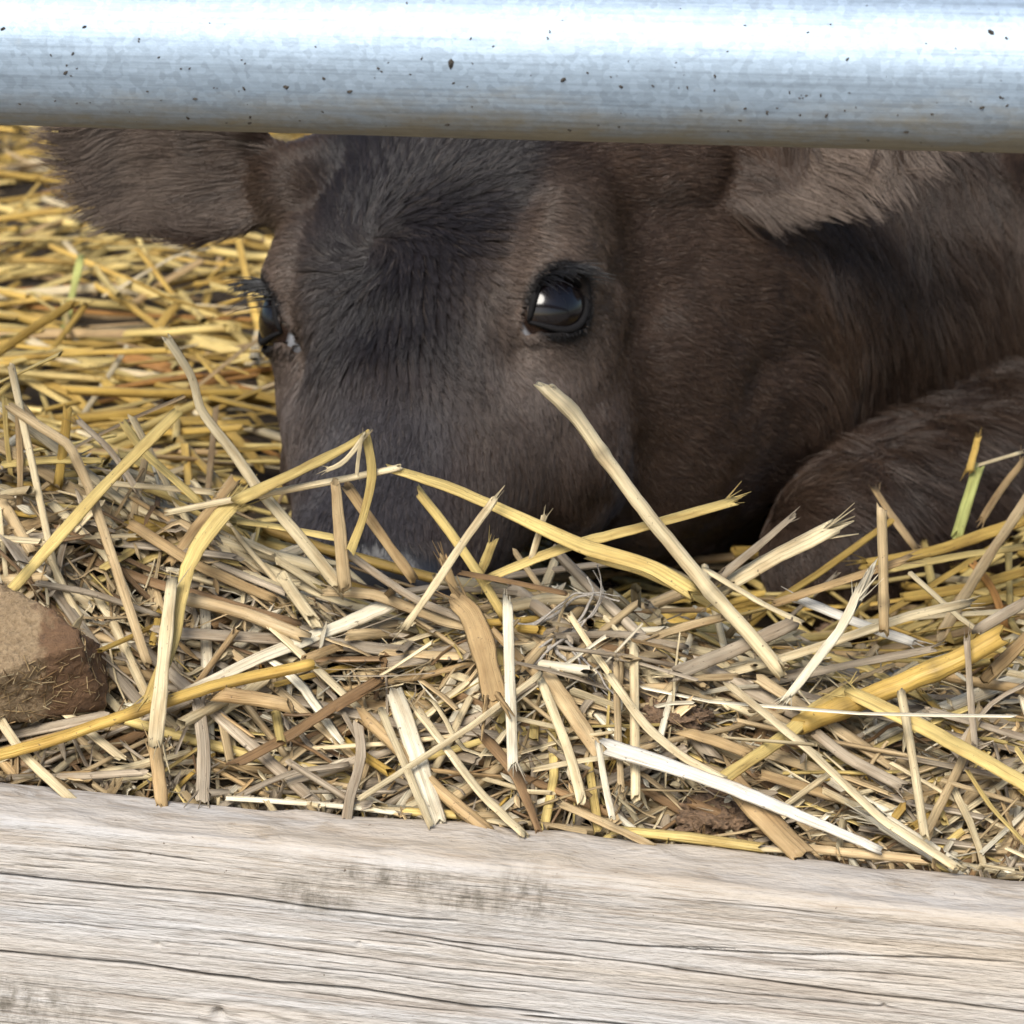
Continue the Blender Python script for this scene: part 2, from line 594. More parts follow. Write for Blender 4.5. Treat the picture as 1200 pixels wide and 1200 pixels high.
    a = me.attributes.new('stain', 'FLOAT', 'POINT')
    a.data.foreach_set('value', st.astype(np.float32))
    o = add('wooden_board', me)
    o.matrix_world = MW
    tag(o, 'weathered grey wooden board with long cracks holding back the straw', 'board')


build_board()


# ------------------------------------------------------------------ galvanised gate: bottom rail between two uprights
def build_gate():
    R0 = 0.0298
    root = add('metal_gate', None)
    root.location = (0, 1.300, -0.2)
    root.rotation_euler = (0, 0, math.atan(-YAW))
    tag(root, 'galvanised steel gate tube with dirt flecks, crossing above the calf', 'gate')
    n, L = 120, 90
    xs = np.linspace(-1.25, 1.25, L)
    a = np.linspace(0, 2 * np.pi, n, endpoint=False)
    XX = np.repeat(xs[:, None], n, 1)
    rr = R0 + np.zeros((L, n))
    # weld seam running along the lower front of the tube
    seam = np.exp(-((np.degrees(a) - 215) / 1.6) ** 2)
    rr = rr + seam[None, :] * 0.00018
    rr += ((vnoise(np.stack([XX.ravel() * 3, np.tile(np.cos(a), L), np.tile(np.sin(a), L)], 1), 1.0) - 0.5) * 0.0004).reshape(L, n)
    V = np.stack([XX, rr * np.cos(a)[None, :], rr * np.sin(a)[None, :]], -1).reshape(-1, 3)
    i = np.arange(L - 1)[:, None] * n
    j = np.arange(n)[None, :]
    j2 = (j + 1) % n
    F = np.stack([i + j, i + j2, i + n + j2, i + n + j], -1).reshape(-1, 4)
    rail = add('bottom_rail', mesh_np('bottom_rail', V, F[:, ::-1], M['zinc']), root)
    rail.location = (0, 0, 0.2 + 0.2868)
    rail.rotation_euler = (0, math.radians(0.45), 0)
    # flecks of dirt stuck on the tube
    bm = bmesh.new()
    rg = random.Random(3)
    big = [(545, 53, 5), (352, 80, 3.5), (92, 63, 3), (426, 86, 3), (674, 71, 3.5), (847, 67, 2.5), (1152, 21, 4), (303, 122, 3),
           (300, 131, 3), (228, 124, 3), (1146, 104, 3), (243, 96, 2.5), (397, 70, 2.5), (995, 48, 2), (535, 131, 3), (677, 138, 3),
           (18, 12, 3), (115, 10, 3), (102, 40, 2.5), (740, 79, 3), (972, 115, 3), (1018, 150, 2.5), (1062, 137, 3), (1145, 171, 3)]
    spots = [(x, y, s) for x, y, s in big] + [(rg.uniform(-200, 1400), rg.gauss(70, 50), rg.uniform(0.7, 2.0)) for _ in range(150)]
    for x, y, s in spots:
        # px to tube: height over the axis gives the angle
        lx = (x - 600) / FPX * 1.31
        ax = 164 + 0.026 * (x - 600) - 99
        q = (ax - y) / 99.0
        if abs(q) > 0.985:
            continue
        th = math.pi - math.asin(q) + math.radians(8)
        c = Vector((lx, R0 * math.cos(th), R0 * math.sin(th)))
        nn = Vector((0, math.cos(th), math.sin(th)))
        tt = Vector((1, 0, 0)) * math.cos(rg.uniform(0, 3)) + nn.cross(Vector((1, 0, 0))) * rg.uniform(-1, 1)
        tt.normalize()
        bb = nn.cross(tt)
        h = s * 0.00030
        v = []
        for k in range(6):
            an = k * math.pi / 3
            rad = h * rg.uniform(0.6, 1.3)
            v.append(bm.verts.new(c + tt * math.cos(an) * rad * 1.3 + bb * math.sin(an) * rad * 0.75 - nn * 0.0001))
        top = bm.verts.new(c + nn * h * 0.7)
        for k in range(6):
            bm.faces.new((v[k], v[(k + 1) % 6], top))
    me = bpy.data.meshes.new('dirt_flecks')
    bm.to_mesh(me)
    bm.free()
    me.materials.append(M['speck'])
    fl = add('dirt_flecks', me, rail)
    tag(fl, kind='stuff')
    for sx in (-1, 1):
        bm = bmesh.new()
        bmesh.ops.create_cone(bm, cap_ends=True, segments=32, radius1=0.031, radius2=0.031, depth=1.3, matrix=Matrix.Translation((0, 0, 0.65)))
        me = bpy.data.meshes.new('upright')
        bm.to_mesh(me)
        bm.free()
        me.materials.append(M['zinc'])
        for p in me.polygons:
            p.use_smooth = len(p.vertices) == 4
        add('upright', me, root, (sx * 1.27, 0, 0))


build_gate()


# ------------------------------------------------------------------ calf
def cam_vec(v):
    """(right, up, towards the viewer) -> world direction"""
    return v[0] * RIGHT + v[1] * UP - v[2] * FWD


HS = norm(cam_vec((0.92, 0.02, 0.39)))                 # across the face, to the calf's left
_l = cam_vec((-0.19, -0.89, 0.45))
HL = norm(_l - HS * (_l @ HS))                          # along the face, down to the nose
HN = np.cross(HL, HS)                                   # out of the forehead
WHORL = pix(440, 285, 1.640)
WS = -0.0135                                             # the whorl sits a little off the midline
HO = WHORL - HL * 0.050 - HN * 0.006 - HS * WS


SHORT = 0.84                                            # a young calf's short face


def tt_(t):
    return np.where(t > 0.060, 0.060 + (t - 0.060) * SHORT, t)


def head(s, t, n):
    t = float(tt_(t))
    return HO + HS * s + HL * t + HN * n


def to_head(P):
    Q = P - HO
    t = Q @ HL
    t = np.where(t > 0.060, 0.060 + (t - 0.060) / SHORT, t)
    return np.stack([Q @ HS, t, Q @ HN], -1)


def loft_head():
    mm = 0.001
    sec = np.array([  # t, half width, top, bottom, squareness
        (-72, 15, -62, -84, 2.0), (-60, 48, -36, -105, 2.2), (-38, 68, -10, -122, 2.5), (-10, 76, 1, -132, 2.6), (25, 79, 5, -138, 2.7), (50, 81, 7, -142, 2.7),
        (75, 81, 5, -144, 2.6), (98, 79, 1, -144, 2.5), (122, 73, -3, -140, 2.4), (148, 62, -6, -126, 2.4), (176, 52, -8, -106, 2.4),
        (204, 46, -6, -88, 2.4), (226, 43, -5, -76, 2.4), (243, 38, -10, -70, 2.2), (252, 25, -20, -62, 2.1), (256, 8, -32, -48, 2.0)], float)
    sec[:, 0] = np.where(sec[:, 0] > 60, 60 + (sec[:, 0] - 60) * SHORT, sec[:, 0])
    ts = np.linspace(-72, sec[-1, 0], 132)
    # smooth interpolation of the stations
    def cr(col):
        y = np.interp(ts, sec[:, 0], sec[:, col])
        k = np.ones(7) / 7
        yp = np.concatenate([np.full(3, y[0]), y, np.full(3, y[-1])])
        return np.convolve(yp, k, 'valid')
    w, top, bot, ex = cr(1), cr(2), cr(3), cr(4)
    ph = np.linspace(0, 2 * np.pi, 96, endpoint=False)
    V = []
    for i, t in enumerate(ts):
        e = 2.0 / ex[i]
        c, s_ = np.cos(ph), np.sin(ph)
        S = w[i] * np.sign(c) * np.abs(c) ** e
        nn = (top[i] + bot[i]) / 2 + (top[i] - bot[i]) / 2 * np.sign(s_) * np.abs(s_) ** e
        S = S * (1 - (0.10 + 0.24 * float(sstep(95, 150, t))) * np.clip(-s_, 0, 1) ** 1.5)          # the jaw is narrower than the brow
        V.append(np.stack([S, np.full_like(S, t), nn], -1))
    V = np.concatenate(V) * mm
    n = len(ph)
    i = np.arange(len(ts) - 1)[:, None] * n
    j = np.arange(n)[None, :]
    j2 = (j + 1) % n
    F = [tuple(f) for f in np.stack([i + j, i + j2, i + n + j2, i + n + j], -1).reshape(-1, 4)]
    F.append(tuple(range(n))[::-1])
    F.append(tuple((len(ts) - 1) * n + k for k in range(n)))
    W = HO + V[:, :1] * HS + V[:, 1:2] * HL + V[:, 2:3] * HN
    return W, F


def ball(c, r, nu=28, nv=18, axes=None):
    th = np.linspace(0, np.pi, nv)
    ph = np.linspace(0, 2 * np.pi, nu, endpoint=False)
    r = np.broadcast_to(np.asarray(r, float), (3,))
    A = np.eye(3) if axes is None else np.asarray(axes)
    V = []
    for t in th[1:-1]:
        for p in ph:
            V.append((math.sin(t) * math.cos(p), math.sin(t) * math.sin(p), math.cos(t)))
    V.append((0, 0, 1))
    V.append((0, 0, -1))
    V = np.array(V) * r
    V = V @ A + np.asarray(c)
    F = []
    m = nv - 2
    for i in range(m - 1):
        for j in range(nu):
            F.append((i * nu + j, i * nu + (j + 1) % nu, (i + 1) * nu + (j + 1) % nu, (i + 1) * nu + j))
    for j in range(nu):
        F.append((m * nu, (j + 1) % nu, j)[::-1])
        F.append((m * nu + 1, (m - 1) * nu + j, (m - 1) * nu + (j + 1) % nu)[::-1])
    return V, F


def limb(pts, step=0.25):
    """chain of balls: pts = [(centre, radius)]"""
    out = []
    for (a, ra), (b, rb) in zip(pts[:-1], pts[1:]):
        a, b = np.asarray(a), np.asarray(b)
        n = max(2, int(np.linalg.norm(b - a) / (step * min(ra, rb))))
        for q in np.linspace(0, 1, n + 1):
            out.append(ball(a + (b - a) * q, ra + (rb - ra) * q))
    return out


def ear(base, tip, width, front, cup=0.35, thick=0.007, root=0.42):
    """leaf-shaped cupped ear"""
    base, tip = np.asarray(base), np.asarray(tip)
    ax = norm(tip - base)
    L = np.linalg.norm(tip - base)
    fr = norm(front - ax * (front @ ax))
    wd = np.cross(fr, ax)
    na, nb = 36, 30
    V = []
    for side in (1, -1):
        for a in np.linspace(0, 1, na):
            wf = width * (root + (1 - root) * math.sin(min(a / 0.42, 1) * math.pi / 2)) * (1 - max(0, (a - 0.42) / 0.58) ** 2.3) ** 0.75
            for b in np.linspace(-1, 1, nb):
                p = base + ax * L * a + wd * wf * b
                p = p + fr * (cup * wf * (b * b) * (1 - 0.5 * a) - 0.012 * math.sin(a * math.pi))
                p = p + fr * side * thick * 0.5 * math.sqrt(max(0.02, 1 - b * b * 0.9)) * (1.6 - a)
                V.append(p)
    F = [tuple(f) for f in grid_faces(na, nb)] + [tuple(f[::-1]) for f in grid_faces(na, nb, na * nb)]
    N = na * nb
    edge = [i for i in range(nb)] + [i * nb + nb - 1 for i in range(1, na)] + [(na - 1) * nb + i for i in range(nb - 2, -1, -1)] + [i * nb for i in range(na - 2, 0, -1)]
    for k in range(len(edge)):
        p, q = edge[k], edge[(k + 1) % len(edge)]
        F.append((q, p, p + N, q + N))
    return np.array(V), F


EARS = {}
EAR_KD = {}


def ear_near(P, key):
    """1 on the ear itself, 0 on the neck or head behind it"""
    b, tp, fr = EARS[key]
    c = (b + tp) / 2
    out = np.zeros(len(P))
    kd = EAR_KD[key]
    for i in np.flatnonzero(np.linalg.norm(P - c, axis=1) < 0.10):
        out[i] = kd.find(P[i])[2]
    far = np.linalg.norm(P - c, axis=1) >= 0.10
    return np.where(far, 0.0, sstep(0.0075, 0.0045, out))


def build_calf():
    shapes = [loft_head()]
    # brow and orbit rims
    for sg in (-1, 1):
        shapes.append(ball(head(sg * 0.059, 0.052, -0.032), (0.021, 0.050, 0.034), axes=[HS, HL, HN]))
        shapes.append(ball(head(sg * 0.056, 0.110, -0.088), (0.026, 0.046, 0.045), axes=[HS, HL, HN]))   # cheek
    # ears
    eL = (pix(322, 222, 1.700), pix(62, 138, 1.690))
    eR = (pix(785, 196, 1.714), pix(1105, 140, 1.676))
    fL = cam_vec((0.10, -0.28, 1.0))
    fR = cam_vec((-0.25, -0.12, 1.0))
    for k_, e_, f_ in (('L', eL, fL), ('R', eR, fR)):
        ax = norm(e_[1] - e_[0])
        EARS[k_] = e_ + (norm(f_ - ax * (f_ @ ax)),)
    for k_, e_, w_, f_ in (('L', eL, 0.040, fL), ('R', eR, 0.032, fR)):
        ev_ = ear(*e_, w_, f_, root=0.42 if k_ == 'L' else 0.25)
        shapes.append(ev_)
        kd = kdtree.KDTree(len(ev_[0]))
        for i_, p_ in enumerate(ev_[0]):
            kd.insert(p_, i_)
        kd.balance()
        EAR_KD[k_] = kd
    shapes += limb([(eL[0] + np.array([0.012, 0, 0]), 0.022), (head(-0.038, -0.02, -0.05), 0.035)])
    shapes += limb([(eR[0] + np.array([0.004, 0.004, 0]), 0.026), (head(0.038, -0.02, -0.05), 0.035)])
    # neck, shoulder, barrel, rump
    spine = [(head(0, 0.02, -0.075), 0.062), (pix(740, 350, 1.775), 0.098), (pix(880, 350, 1.865), 0.112), (pix(1005, 320, 1.905), 0.120),
             (np.array([0.27, 2.10, 0.165]), 0.165), (np.array([0.42, 2.32, 0.19]), 0.20), (np.array([0.58, 2.60, 0.19]), 0.205),
             (np.array([0.70, 2.82, 0.18]), 0.165)]
    shapes += limb(spine, 0.2)
    # throat and dewlap
    shapes += limb([(head(0.01, 0.05, -0.115), 0.045), (pix(735, 420, 1.722), 0.064), (pix(750, 500, 1.725), 0.060), (pix(815, 450, 1.765), 0.072), (pix(900, 480, 1.85), 0.07), (pix(1010, 430, 1.93), 0.08)])
    shapes += limb([(pix(725, 565, 1.705), 0.042), (pix(790, 565, 1.765), 0.042), (pix(880, 560, 1.83), 0.045), (pix(980, 520, 1.90), 0.06)])
    # near shoulder and folded foreleg
    shapes += limb([(pix(1085, 300, 1.89), 0.078), (pix(1190, 300, 1.90), 0.095), (np.array([0.30, 1.98, 0.15]), 0.11)])
    shapes += limb([(np.array([0.30, 1.93, 0.060]), 0.070), (pix(1150, 578, 1.79), 0.052), (pix(1020, 618, 1.72), 0.040), (pix(975, 645, 1.700), 0.034)])
    shapes += limb([(pix(975, 650, 1.700), 0.032), (pix(1100, 715, 1.76), 0.024), (np.array([0.25, 1.86, 0.03]), 0.022)])
    # far foreleg tucked under the chest, hind legs folded at the flank (beyond the frame)
    shapes += limb([(np.array([0.42, 2.55, 0.08]), 0.10), (np.array([0.40, 2.32, 0.06]), 0.055), (np.array([0.50, 2.60, 0.035]), 0.032), (np.array([0.38, 2.40, 0.03]), 0.026)])
    shapes += limb([(np.array([0.72, 2.98, 0.22]), 0.025), (np.array([0.73, 3.03, 0.1]), 0.018), (np.array([0.66, 3.05, 0.04]), 0.022)])
    V, F, off = [], [], 0
    for v, f in shapes:
        V.append(v)
        F += [tuple(i + off for i in q) for q in f]
        off += len(v)
    raw = mesh_np('raw', np.concatenate(V), F)
    ob = bpy.data.objects.new('raw', raw)
    COL.objects.link(ob)
    md = ob.modifiers.new('r', 'REMESH')
    md.mode = 'VOXEL'
    md.voxel_size = 0.0030
    sm = ob.modifiers.new('s', 'SMOOTH')
    sm.iterations = 9
    sm.factor = 0.5
    dg = bpy.context.evaluated_depsgraph_get()
    dg.update()
    me = bpy.data.meshes.new_from_object(ob.evaluated_get(dg))
    bpy.data.objects.remove(ob, do_unlink=True)
    me.name = 'body'
    n = len(me.vertices)
    co = np.empty(n * 3, np.float32)
    me.vertices.foreach_get('co', co)
    P = co.reshape(-1, 3).astype(float)

    def normals():
        nr = np.empty(n * 3, np.float32)
        me.vertices.foreach_get('normal', nr)
        return nr.reshape(-1, 3).astype(float)

    # melt the crease between cheek and neck
    ne = len(me.edges)
    ed = np.empty(ne * 2, np.int32)
    me.edges.foreach_get('vertices', ed)
    ed = ed.reshape(-1, 2)
    qx, qy = to_px(P)
    wm = np.exp(-((qx - 745) / 60) ** 2) * sstep(230, 300, qy) * (P[:, 1] < 1.80) * (P[:, 1] > 1.58)
    hh_ = to_head(P)
    wm = wm * sstep(0.030, 0.055, np.linalg.norm(P - head(0.078, 0.070, -0.037), axis=1))
    act = wm > 0.02
    es = ed[act[ed[:, 0]] | act[ed[:, 1]]]
    ids, loc = np.unique(es, return_inverse=True)
    loc = loc.reshape(-1, 2)
    Q, wq = P[ids].copy(), (wm[ids] * act[ids])[:, None]
    deg = np.maximum(np.bincount(loc.ravel(), minlength=len(ids)), 1)[:, None]
    for _ in range(38):
        S = np.stack([np.bincount(loc[:, 0], Q[loc[:, 1], j], len(ids)) + np.bincount(loc[:, 1], Q[loc[:, 0], j], len(ids)) for j in range(3)], 1) / deg
        Q = Q + (S - Q) * wq * 0.7
    P[ids] = Q
    me.vertices.foreach_set('co', P.astype(np.float32).ravel())
    me.update()
    N = normals()
    h = to_head(P)
    onhead = sstep(-0.05, 0.0, h[:, 1])

    def g(s, t, nn, rs, rt, rn, both=True):
        def one(sg):
            return np.exp(-((h[:, 0] - sg * s) / rs) ** 2 - ((h[:, 1] - t) / rt) ** 2 - ((h[:, 2] - nn) / rn) ** 2)
        return one(1) + (one(-1) if both else 0)
    D = np.zeros(n)
    D -= 0.013 * g(0.058, 0.098, -0.014, 0.014, 0.028, 0.022)      # hollow in front of the eye
    D += 0.004 * g(0.046, 0.060, 0.0, 0.016, 0.045, 0.02)          # edge of the forehead
    D += 0.004 * g(0.0, 0.150, -0.005, 0.016, 0.06, 0.02, False)   # nasal bone
    D -= 0.004 * g(0.028, 0.165, -0.016, 0.012, 0.04, 0.014)       # beside the nasal bone
    D -= 0.010 * g(0.021, 0.242, -0.026, 0.006, 0.009, 0.010)      # nostrils
    D += 0.004 * g(0.030, 0.238, -0.022, 0.008, 0.010, 0.012)
    D -= 0.004 * g(0.034, 0.226, -0.055, 0.02, 0.03, 0.004)        # mouth line
    D += 0.005 * g(0.045, 0.128, -0.075, 0.02, 0.04, 0.03)
    D += (vnoise(P, 22, 5) - 0.5) * 0.008 * sstep(1.70, 1.82, P[:, 1]) + (vnoise(P, 60, 6) - 0.5) * 0.002
    P = P + N * (D * 1.0)[:, None]

    # eyes: an almond opening pressed in round each eyeball
    eyes = []
    for sg in (1, -1):
        # outward direction of the eye in the head frame
        d = norm(HS * sg * 0.80 + HN * 0.60 + HL * 0.08)
        h0 = to_head(P)
        # the surface point of the head along that side
        c0 = head(sg * 0.045, 0.070, -0.037)
        rel = P - c0
        al = rel @ d
        perp = np.linalg.norm(rel - al[:, None] * d, axis=1)
        k = (perp < 0.006) & (al > 0)
        surf = c0 + d * np.median(al[k])
        u = cam_vec((0.86, 0.50, -0.1)) if sg == 1 else None
        if sg == 1:
            ur = norm(u - d * (u @ d))
            uh = np.array([ur @ HS, ur @ HL, ur @ HN])
        else:
            ur = -uh[0] * HS + uh[1] * HL + uh[2] * HN
            ur = norm(ur - d * (ur @ d))
        vv = np.cross(d, ur) * (1 if np.cross(d, ur) @ HL < 0 else -1)
        eyes.append((surf, d, ur, vv))
        rel = P - surf
        a, b, cc = rel @ ur, rel @ vv, rel @ d
        hw, hu, hl = 0.0156, 0.0124, 0.0114
        aa = np.clip(np.abs(a) / hw, 0, 1)
        lim_u = hu * (1 - aa ** 2.2)
        lim_l = hl * (1 - aa ** 2.0)
        inside = np.where(b > 0, b / np.maximum(lim_u, 1e-5), -b / np.maximum(lim_l, 1e-5))
        near = (np.abs(cc) < 0.03)
        f = np.where(near & (np.abs(a) < hw), sstep(1.08, 0.85, inside), 0)
        P = P - d * (f * 0.022)[:, None]
        ec = surf - d * (0.0190 - 0.0022)
        rb = P - ec
        rl = np.linalg.norm(rb, axis=1)
        push = (rl < 0.0202) & (rb @ d > 0) & (f < 0.5)
        P[push] = ec + rb[push] / rl[push][:, None] * 0.0202
        # bulge of the lids over the ball
        rr = np.sqrt(a * a + b * b)
        P = P + d * (0.0022 * np.exp(-((rr - 0.018) / 0.008) ** 2) * (1 - f) * near)[:, None]
    me.vertices.foreach_set('co', P.astype(np.float32).ravel())
    me.update()
    N = normals()
    return me, P, N, eyes


body_me, BP, BN, EYES = build_calf()


def coat_colour(P):
    """colour of the coat at points P"""
    h = to_head(P)
    s, t, nn = h[:, 0], h[:, 1], h[:, 2]
    brown = np.array([0.070, 0.043, 0.029])
    C = np.repeat(brown[None], len(P), 0)
    hd = sstep(0.235, 0.20, np.linalg.norm(P - head(0, 0.11, -0.05), axis=1)) * sstep(1.80, 1.74, P[:, 1])
    v1 = vnoise(P, 28, 8)
    v2 = vnoise(P, 90, 9)
    C = C * (0.66 + 0.42 * v1 + 0.35 * v2)[:, None] * (0.74 + 0.40 * hd)[:, None]

    def blend(C, col, w):
        return C * (1 - w[:, None]) + np.atleast_2d(np.asarray(col)) * w[:, None]
    # grey-black forehead; lighter grey nasal bridge with its bluish highlight painted in
    fore = hd * sstep(0.064, 0.042, np.abs(s)) * sstep(-0.035, -0.012, nn) * sstep(0.15, 0.10, t)
    C = blend(C, (0.019, 0.018, 0.023), fore * 0.9)
    bridge = hd * sstep(0.050, 0.020, np.abs(s)) * sstep(-0.05, -0.02, nn) * sstep(0.10, 0.15, t)
    C = blend(C, (0.115, 0.107, 0.116), bridge * 0.8)
    # pale brown round the eyes and on the cheek
    for c, d, u, v in EYES:
        r = np.linalg.norm(P - c, axis=1)
        C = blend(C, (0.205, 0.150, 0.118), hd * np.exp(-((r - 0.026) / 0.016) ** 2) * 0.75)
        q = P - (c + HL * 0.045 - HN * 0.01)
        C = blend(C, (0.24, 0.19, 0.165), hd * np.exp(-np.sum(q * q, 1) / 0.034 ** 2) * 0.8)
        q = P - (c - HL * 0.045 - HN * 0.004)
        C = blend(C, (0.20, 0.15, 0.115), hd * np.exp(-np.sum(q * q, 1) / 0.022 ** 2) * 0.6)
        C = blend(C, (0.02, 0.018, 0.018), np.exp(-(np.maximum(r - 0.0172, 0) / 0.0022) ** 2) * hd)
    w = hd * np.exp(-((s - WS) / 0.007) ** 2 - ((t - 0.05) / 0.007) ** 2)
    C = blend(C, (0.06, 0.047, 0.042), w * 0.6)
    # ears carry longer fawn hair
    for key, e in EARS.items():
        b, tp, fr = e
        ax = norm(tp - b)
        q = P - b
        al = q @ ax
        pr = np.linalg.norm(q - al[:, None] * ax, axis=1)
        w = sstep(0.015, 0.06, al) * ear_near(P, key)
        C = blend(C, np.array([[0.255, 0.195, 0.155]]) * (0.55 + 0.9 * vnoise(P, 55, 12))[:, None], w * 0.85)
    # bare grey nose
    C = blend(C, (0.060, 0.062, 0.072), hd * sstep(0.220, 0.228, t + 0.25 * (nn + 0.02)))
    return C


def bare_mask(P):
    h = to_head(P)
    return sstep(0.221, 0.228, h[:, 1] + 0.25 * (h[:, 2] + 0.02)) * (np.linalg.norm(P - head(0, 0.23, -0.04), axis=1) < 0.09)


CALF_O = np.array([0.30, 2.10, 0.0])
calf = add('calf', None)
calf.location = CALF_O
tag(calf, 'dark brown calf lying in straw, head lowered, peering under the metal tube', 'calf')
attr_col(body_me, 'coat', 0.56 * coat_colour(BP))
_a = body_me.attributes.new('bare', 'FLOAT', 'POINT')
_a.data.foreach_set('value', bare_mask(BP).astype(np.float32))
body_me.vertices.foreach_set('co', (BP - CALF_O).astype(np.float32).ravel())
body_me.materials.clear()
body_me.materials.append(M['skin'])
body_me.polygons.foreach_set('use_smooth', np.ones(len(body_me.polygons), bool))
body = add('body', body_me, calf)


def tube(path, rad, n=8):
    """closed swept tube along path (k,3) with radii"""
    path = np.asarray(path, float)
    rad = np.broadcast_to(np.asarray(rad, float), (len(path),))
    T = norm(np.gradient(path, axis=0))
    ref = np.array([0.3, 0.5, 0.81])
    B = norm(np.cross(T, ref))
    C = np.cross(T, B)
    a = np.linspace(0, 2 * np.pi, n, endpoint=False)
    V = path[:, None] + rad[:, None, None] * (B[:, None] * np.cos(a)[None, :, None] + C[:, None] * np.sin(a)[None, :, None])
    k = len(path)
    i = np.arange(k - 1)[:, None] * n
    j = np.arange(n)[None, :]
    j2 = (j + 1) % n
    F = [tuple(f) for f in np.stack([i + j, i + j2, i + n + j2, i + n + j], -1).reshape(-1, 4)]
    F += [tuple(range(n))[::-1], tuple((k - 1) * n + q for q in range(n))]
    return V.reshape(-1, 3), F


def hair_object(name, roots_pts, rad, colours, mat, parent, origin):
    """roots_pts (n,k,3) -> hair curves object"""
    n, k, _ = roots_pts.shape
    hc = bpy.data.hair_curves.new(name)
    hc.add_curves([k] * n)
    hc.attributes['position'].data.foreach_set('vector', (roots_pts - origin).astype(np.float32).ravel())
    ra = hc.attributes.get('radius') or hc.attributes.new('radius', 'FLOAT', 'POINT')
    ra.data.foreach_set('value', rad.astype(np.float32).ravel())
    if colours is not None:
        ca = hc.attributes.new('coat', 'FLOAT_COLOR', 'CURVE')
        ca.data.foreach_set('color', np.hstack([colours, np.ones((n, 1))]).astype(np.float32).ravel())
    hc.materials.append(mat)
    return add(name, hc, parent)


for (c, d, u, v), sg in zip(EYES, (1, -1)):
    R = 0.0190
    ec = c - d * (R - 0.0022)
    # eyeball turned a little forward and down, so that white shows at the front corner
    gaze = norm(d + u * 0.10 + v * 0.02)
    ev, ef = ball((0, 0, 0), R, 48, 32)
    em = mesh_np('eye', ev, ef, M['eye'])
    ang = np.degrees(np.arccos(np.clip(norm(ev) @ gaze, -1, 1)))
    a_ = em.attributes.new('iris', 'FLOAT', 'POINT')
    a_.data.foreach_set('value', np.clip(ang / 90, 0, 1).astype(np.float32))
    eye = add('eye', em, calf, ec - CALF_O)
    ew = ec

    def rim(hh, t, out):
        # almond outline laid on the ball
        a = t * 0.0172
        b = hh * (1 - np.abs(t) ** 2.1)
        p = c + u * a + v * b
        q = p - ec
        depth = np.sqrt(np.maximum((R + out) ** 2 - a * a - b * b, 1e-8))
        return ec + u * a + v * b + d * depth
    ts = np.linspace(-1, 1, 29)
    up = np.array([rim(0.0136, t, 0.0008) for t in ts])
    lo = np.array([rim(-0.0127, t, 0.0006) for t in ts])
    tp = 0.35 + 0.65 * np.cos(ts * np.pi / 2) ** 0.7
    for path, r, mt, nm in ((up, 0.0024 * tp, M['lid'], 'upper_eyelid'), (lo, 0.0018 * tp, M['lid'], 'lower_eyelid')):
        tv, tf = tube(path - ec, r, 10)
        add(nm, mesh_np(nm, tv, tf, mt), eye)
    fold = np.array([rim(0.0184, t * 0.92, 0.0006) for t in ts])
    tv, tf = tube(fold - ec, 0.0015 * tp, 8)
    add('eyelid_fold', mesh_np('eyelid_fold', tv, tf, M['lid_pale']), eye)
    # lashes from the outer part of the upper lid, drooping outwards
    nl = 90 if sg == 1 else 80
    tt = np.clip(RNG.normal(0.30, 0.38, nl), -0.8, 0.97)
    base = np.array([rim(0.0147, t, 0.0016) for t in tt])
    ln = (0.013 + 0.009 * RNG.random(nl)) * (1.0 if sg == 1 else 1.15)
    dirs = norm(d[None] * 0.9 + u[None] * (0.25 + 0.5 * tt)[:, None] - v[None] * 0.10 + RNG.normal(0, 0.10, (nl, 3)))
    q = np.linspace(0, 1, 6)
    pts = base[:, None] + dirs[:, None] * (ln[:, None] * q[None])[..., None] + (np.array([0, 0, -1.0]) * 0.006)[None, None] * (q ** 2)[None, :, None]
    rad = np.repeat(((0.00030 if sg == 1 else 0.00048) * (1 - 0.8 * q))[None], nl, 0)
    hair_object('eyelashes', pts, rad, None, M['lash'], eye, ec)


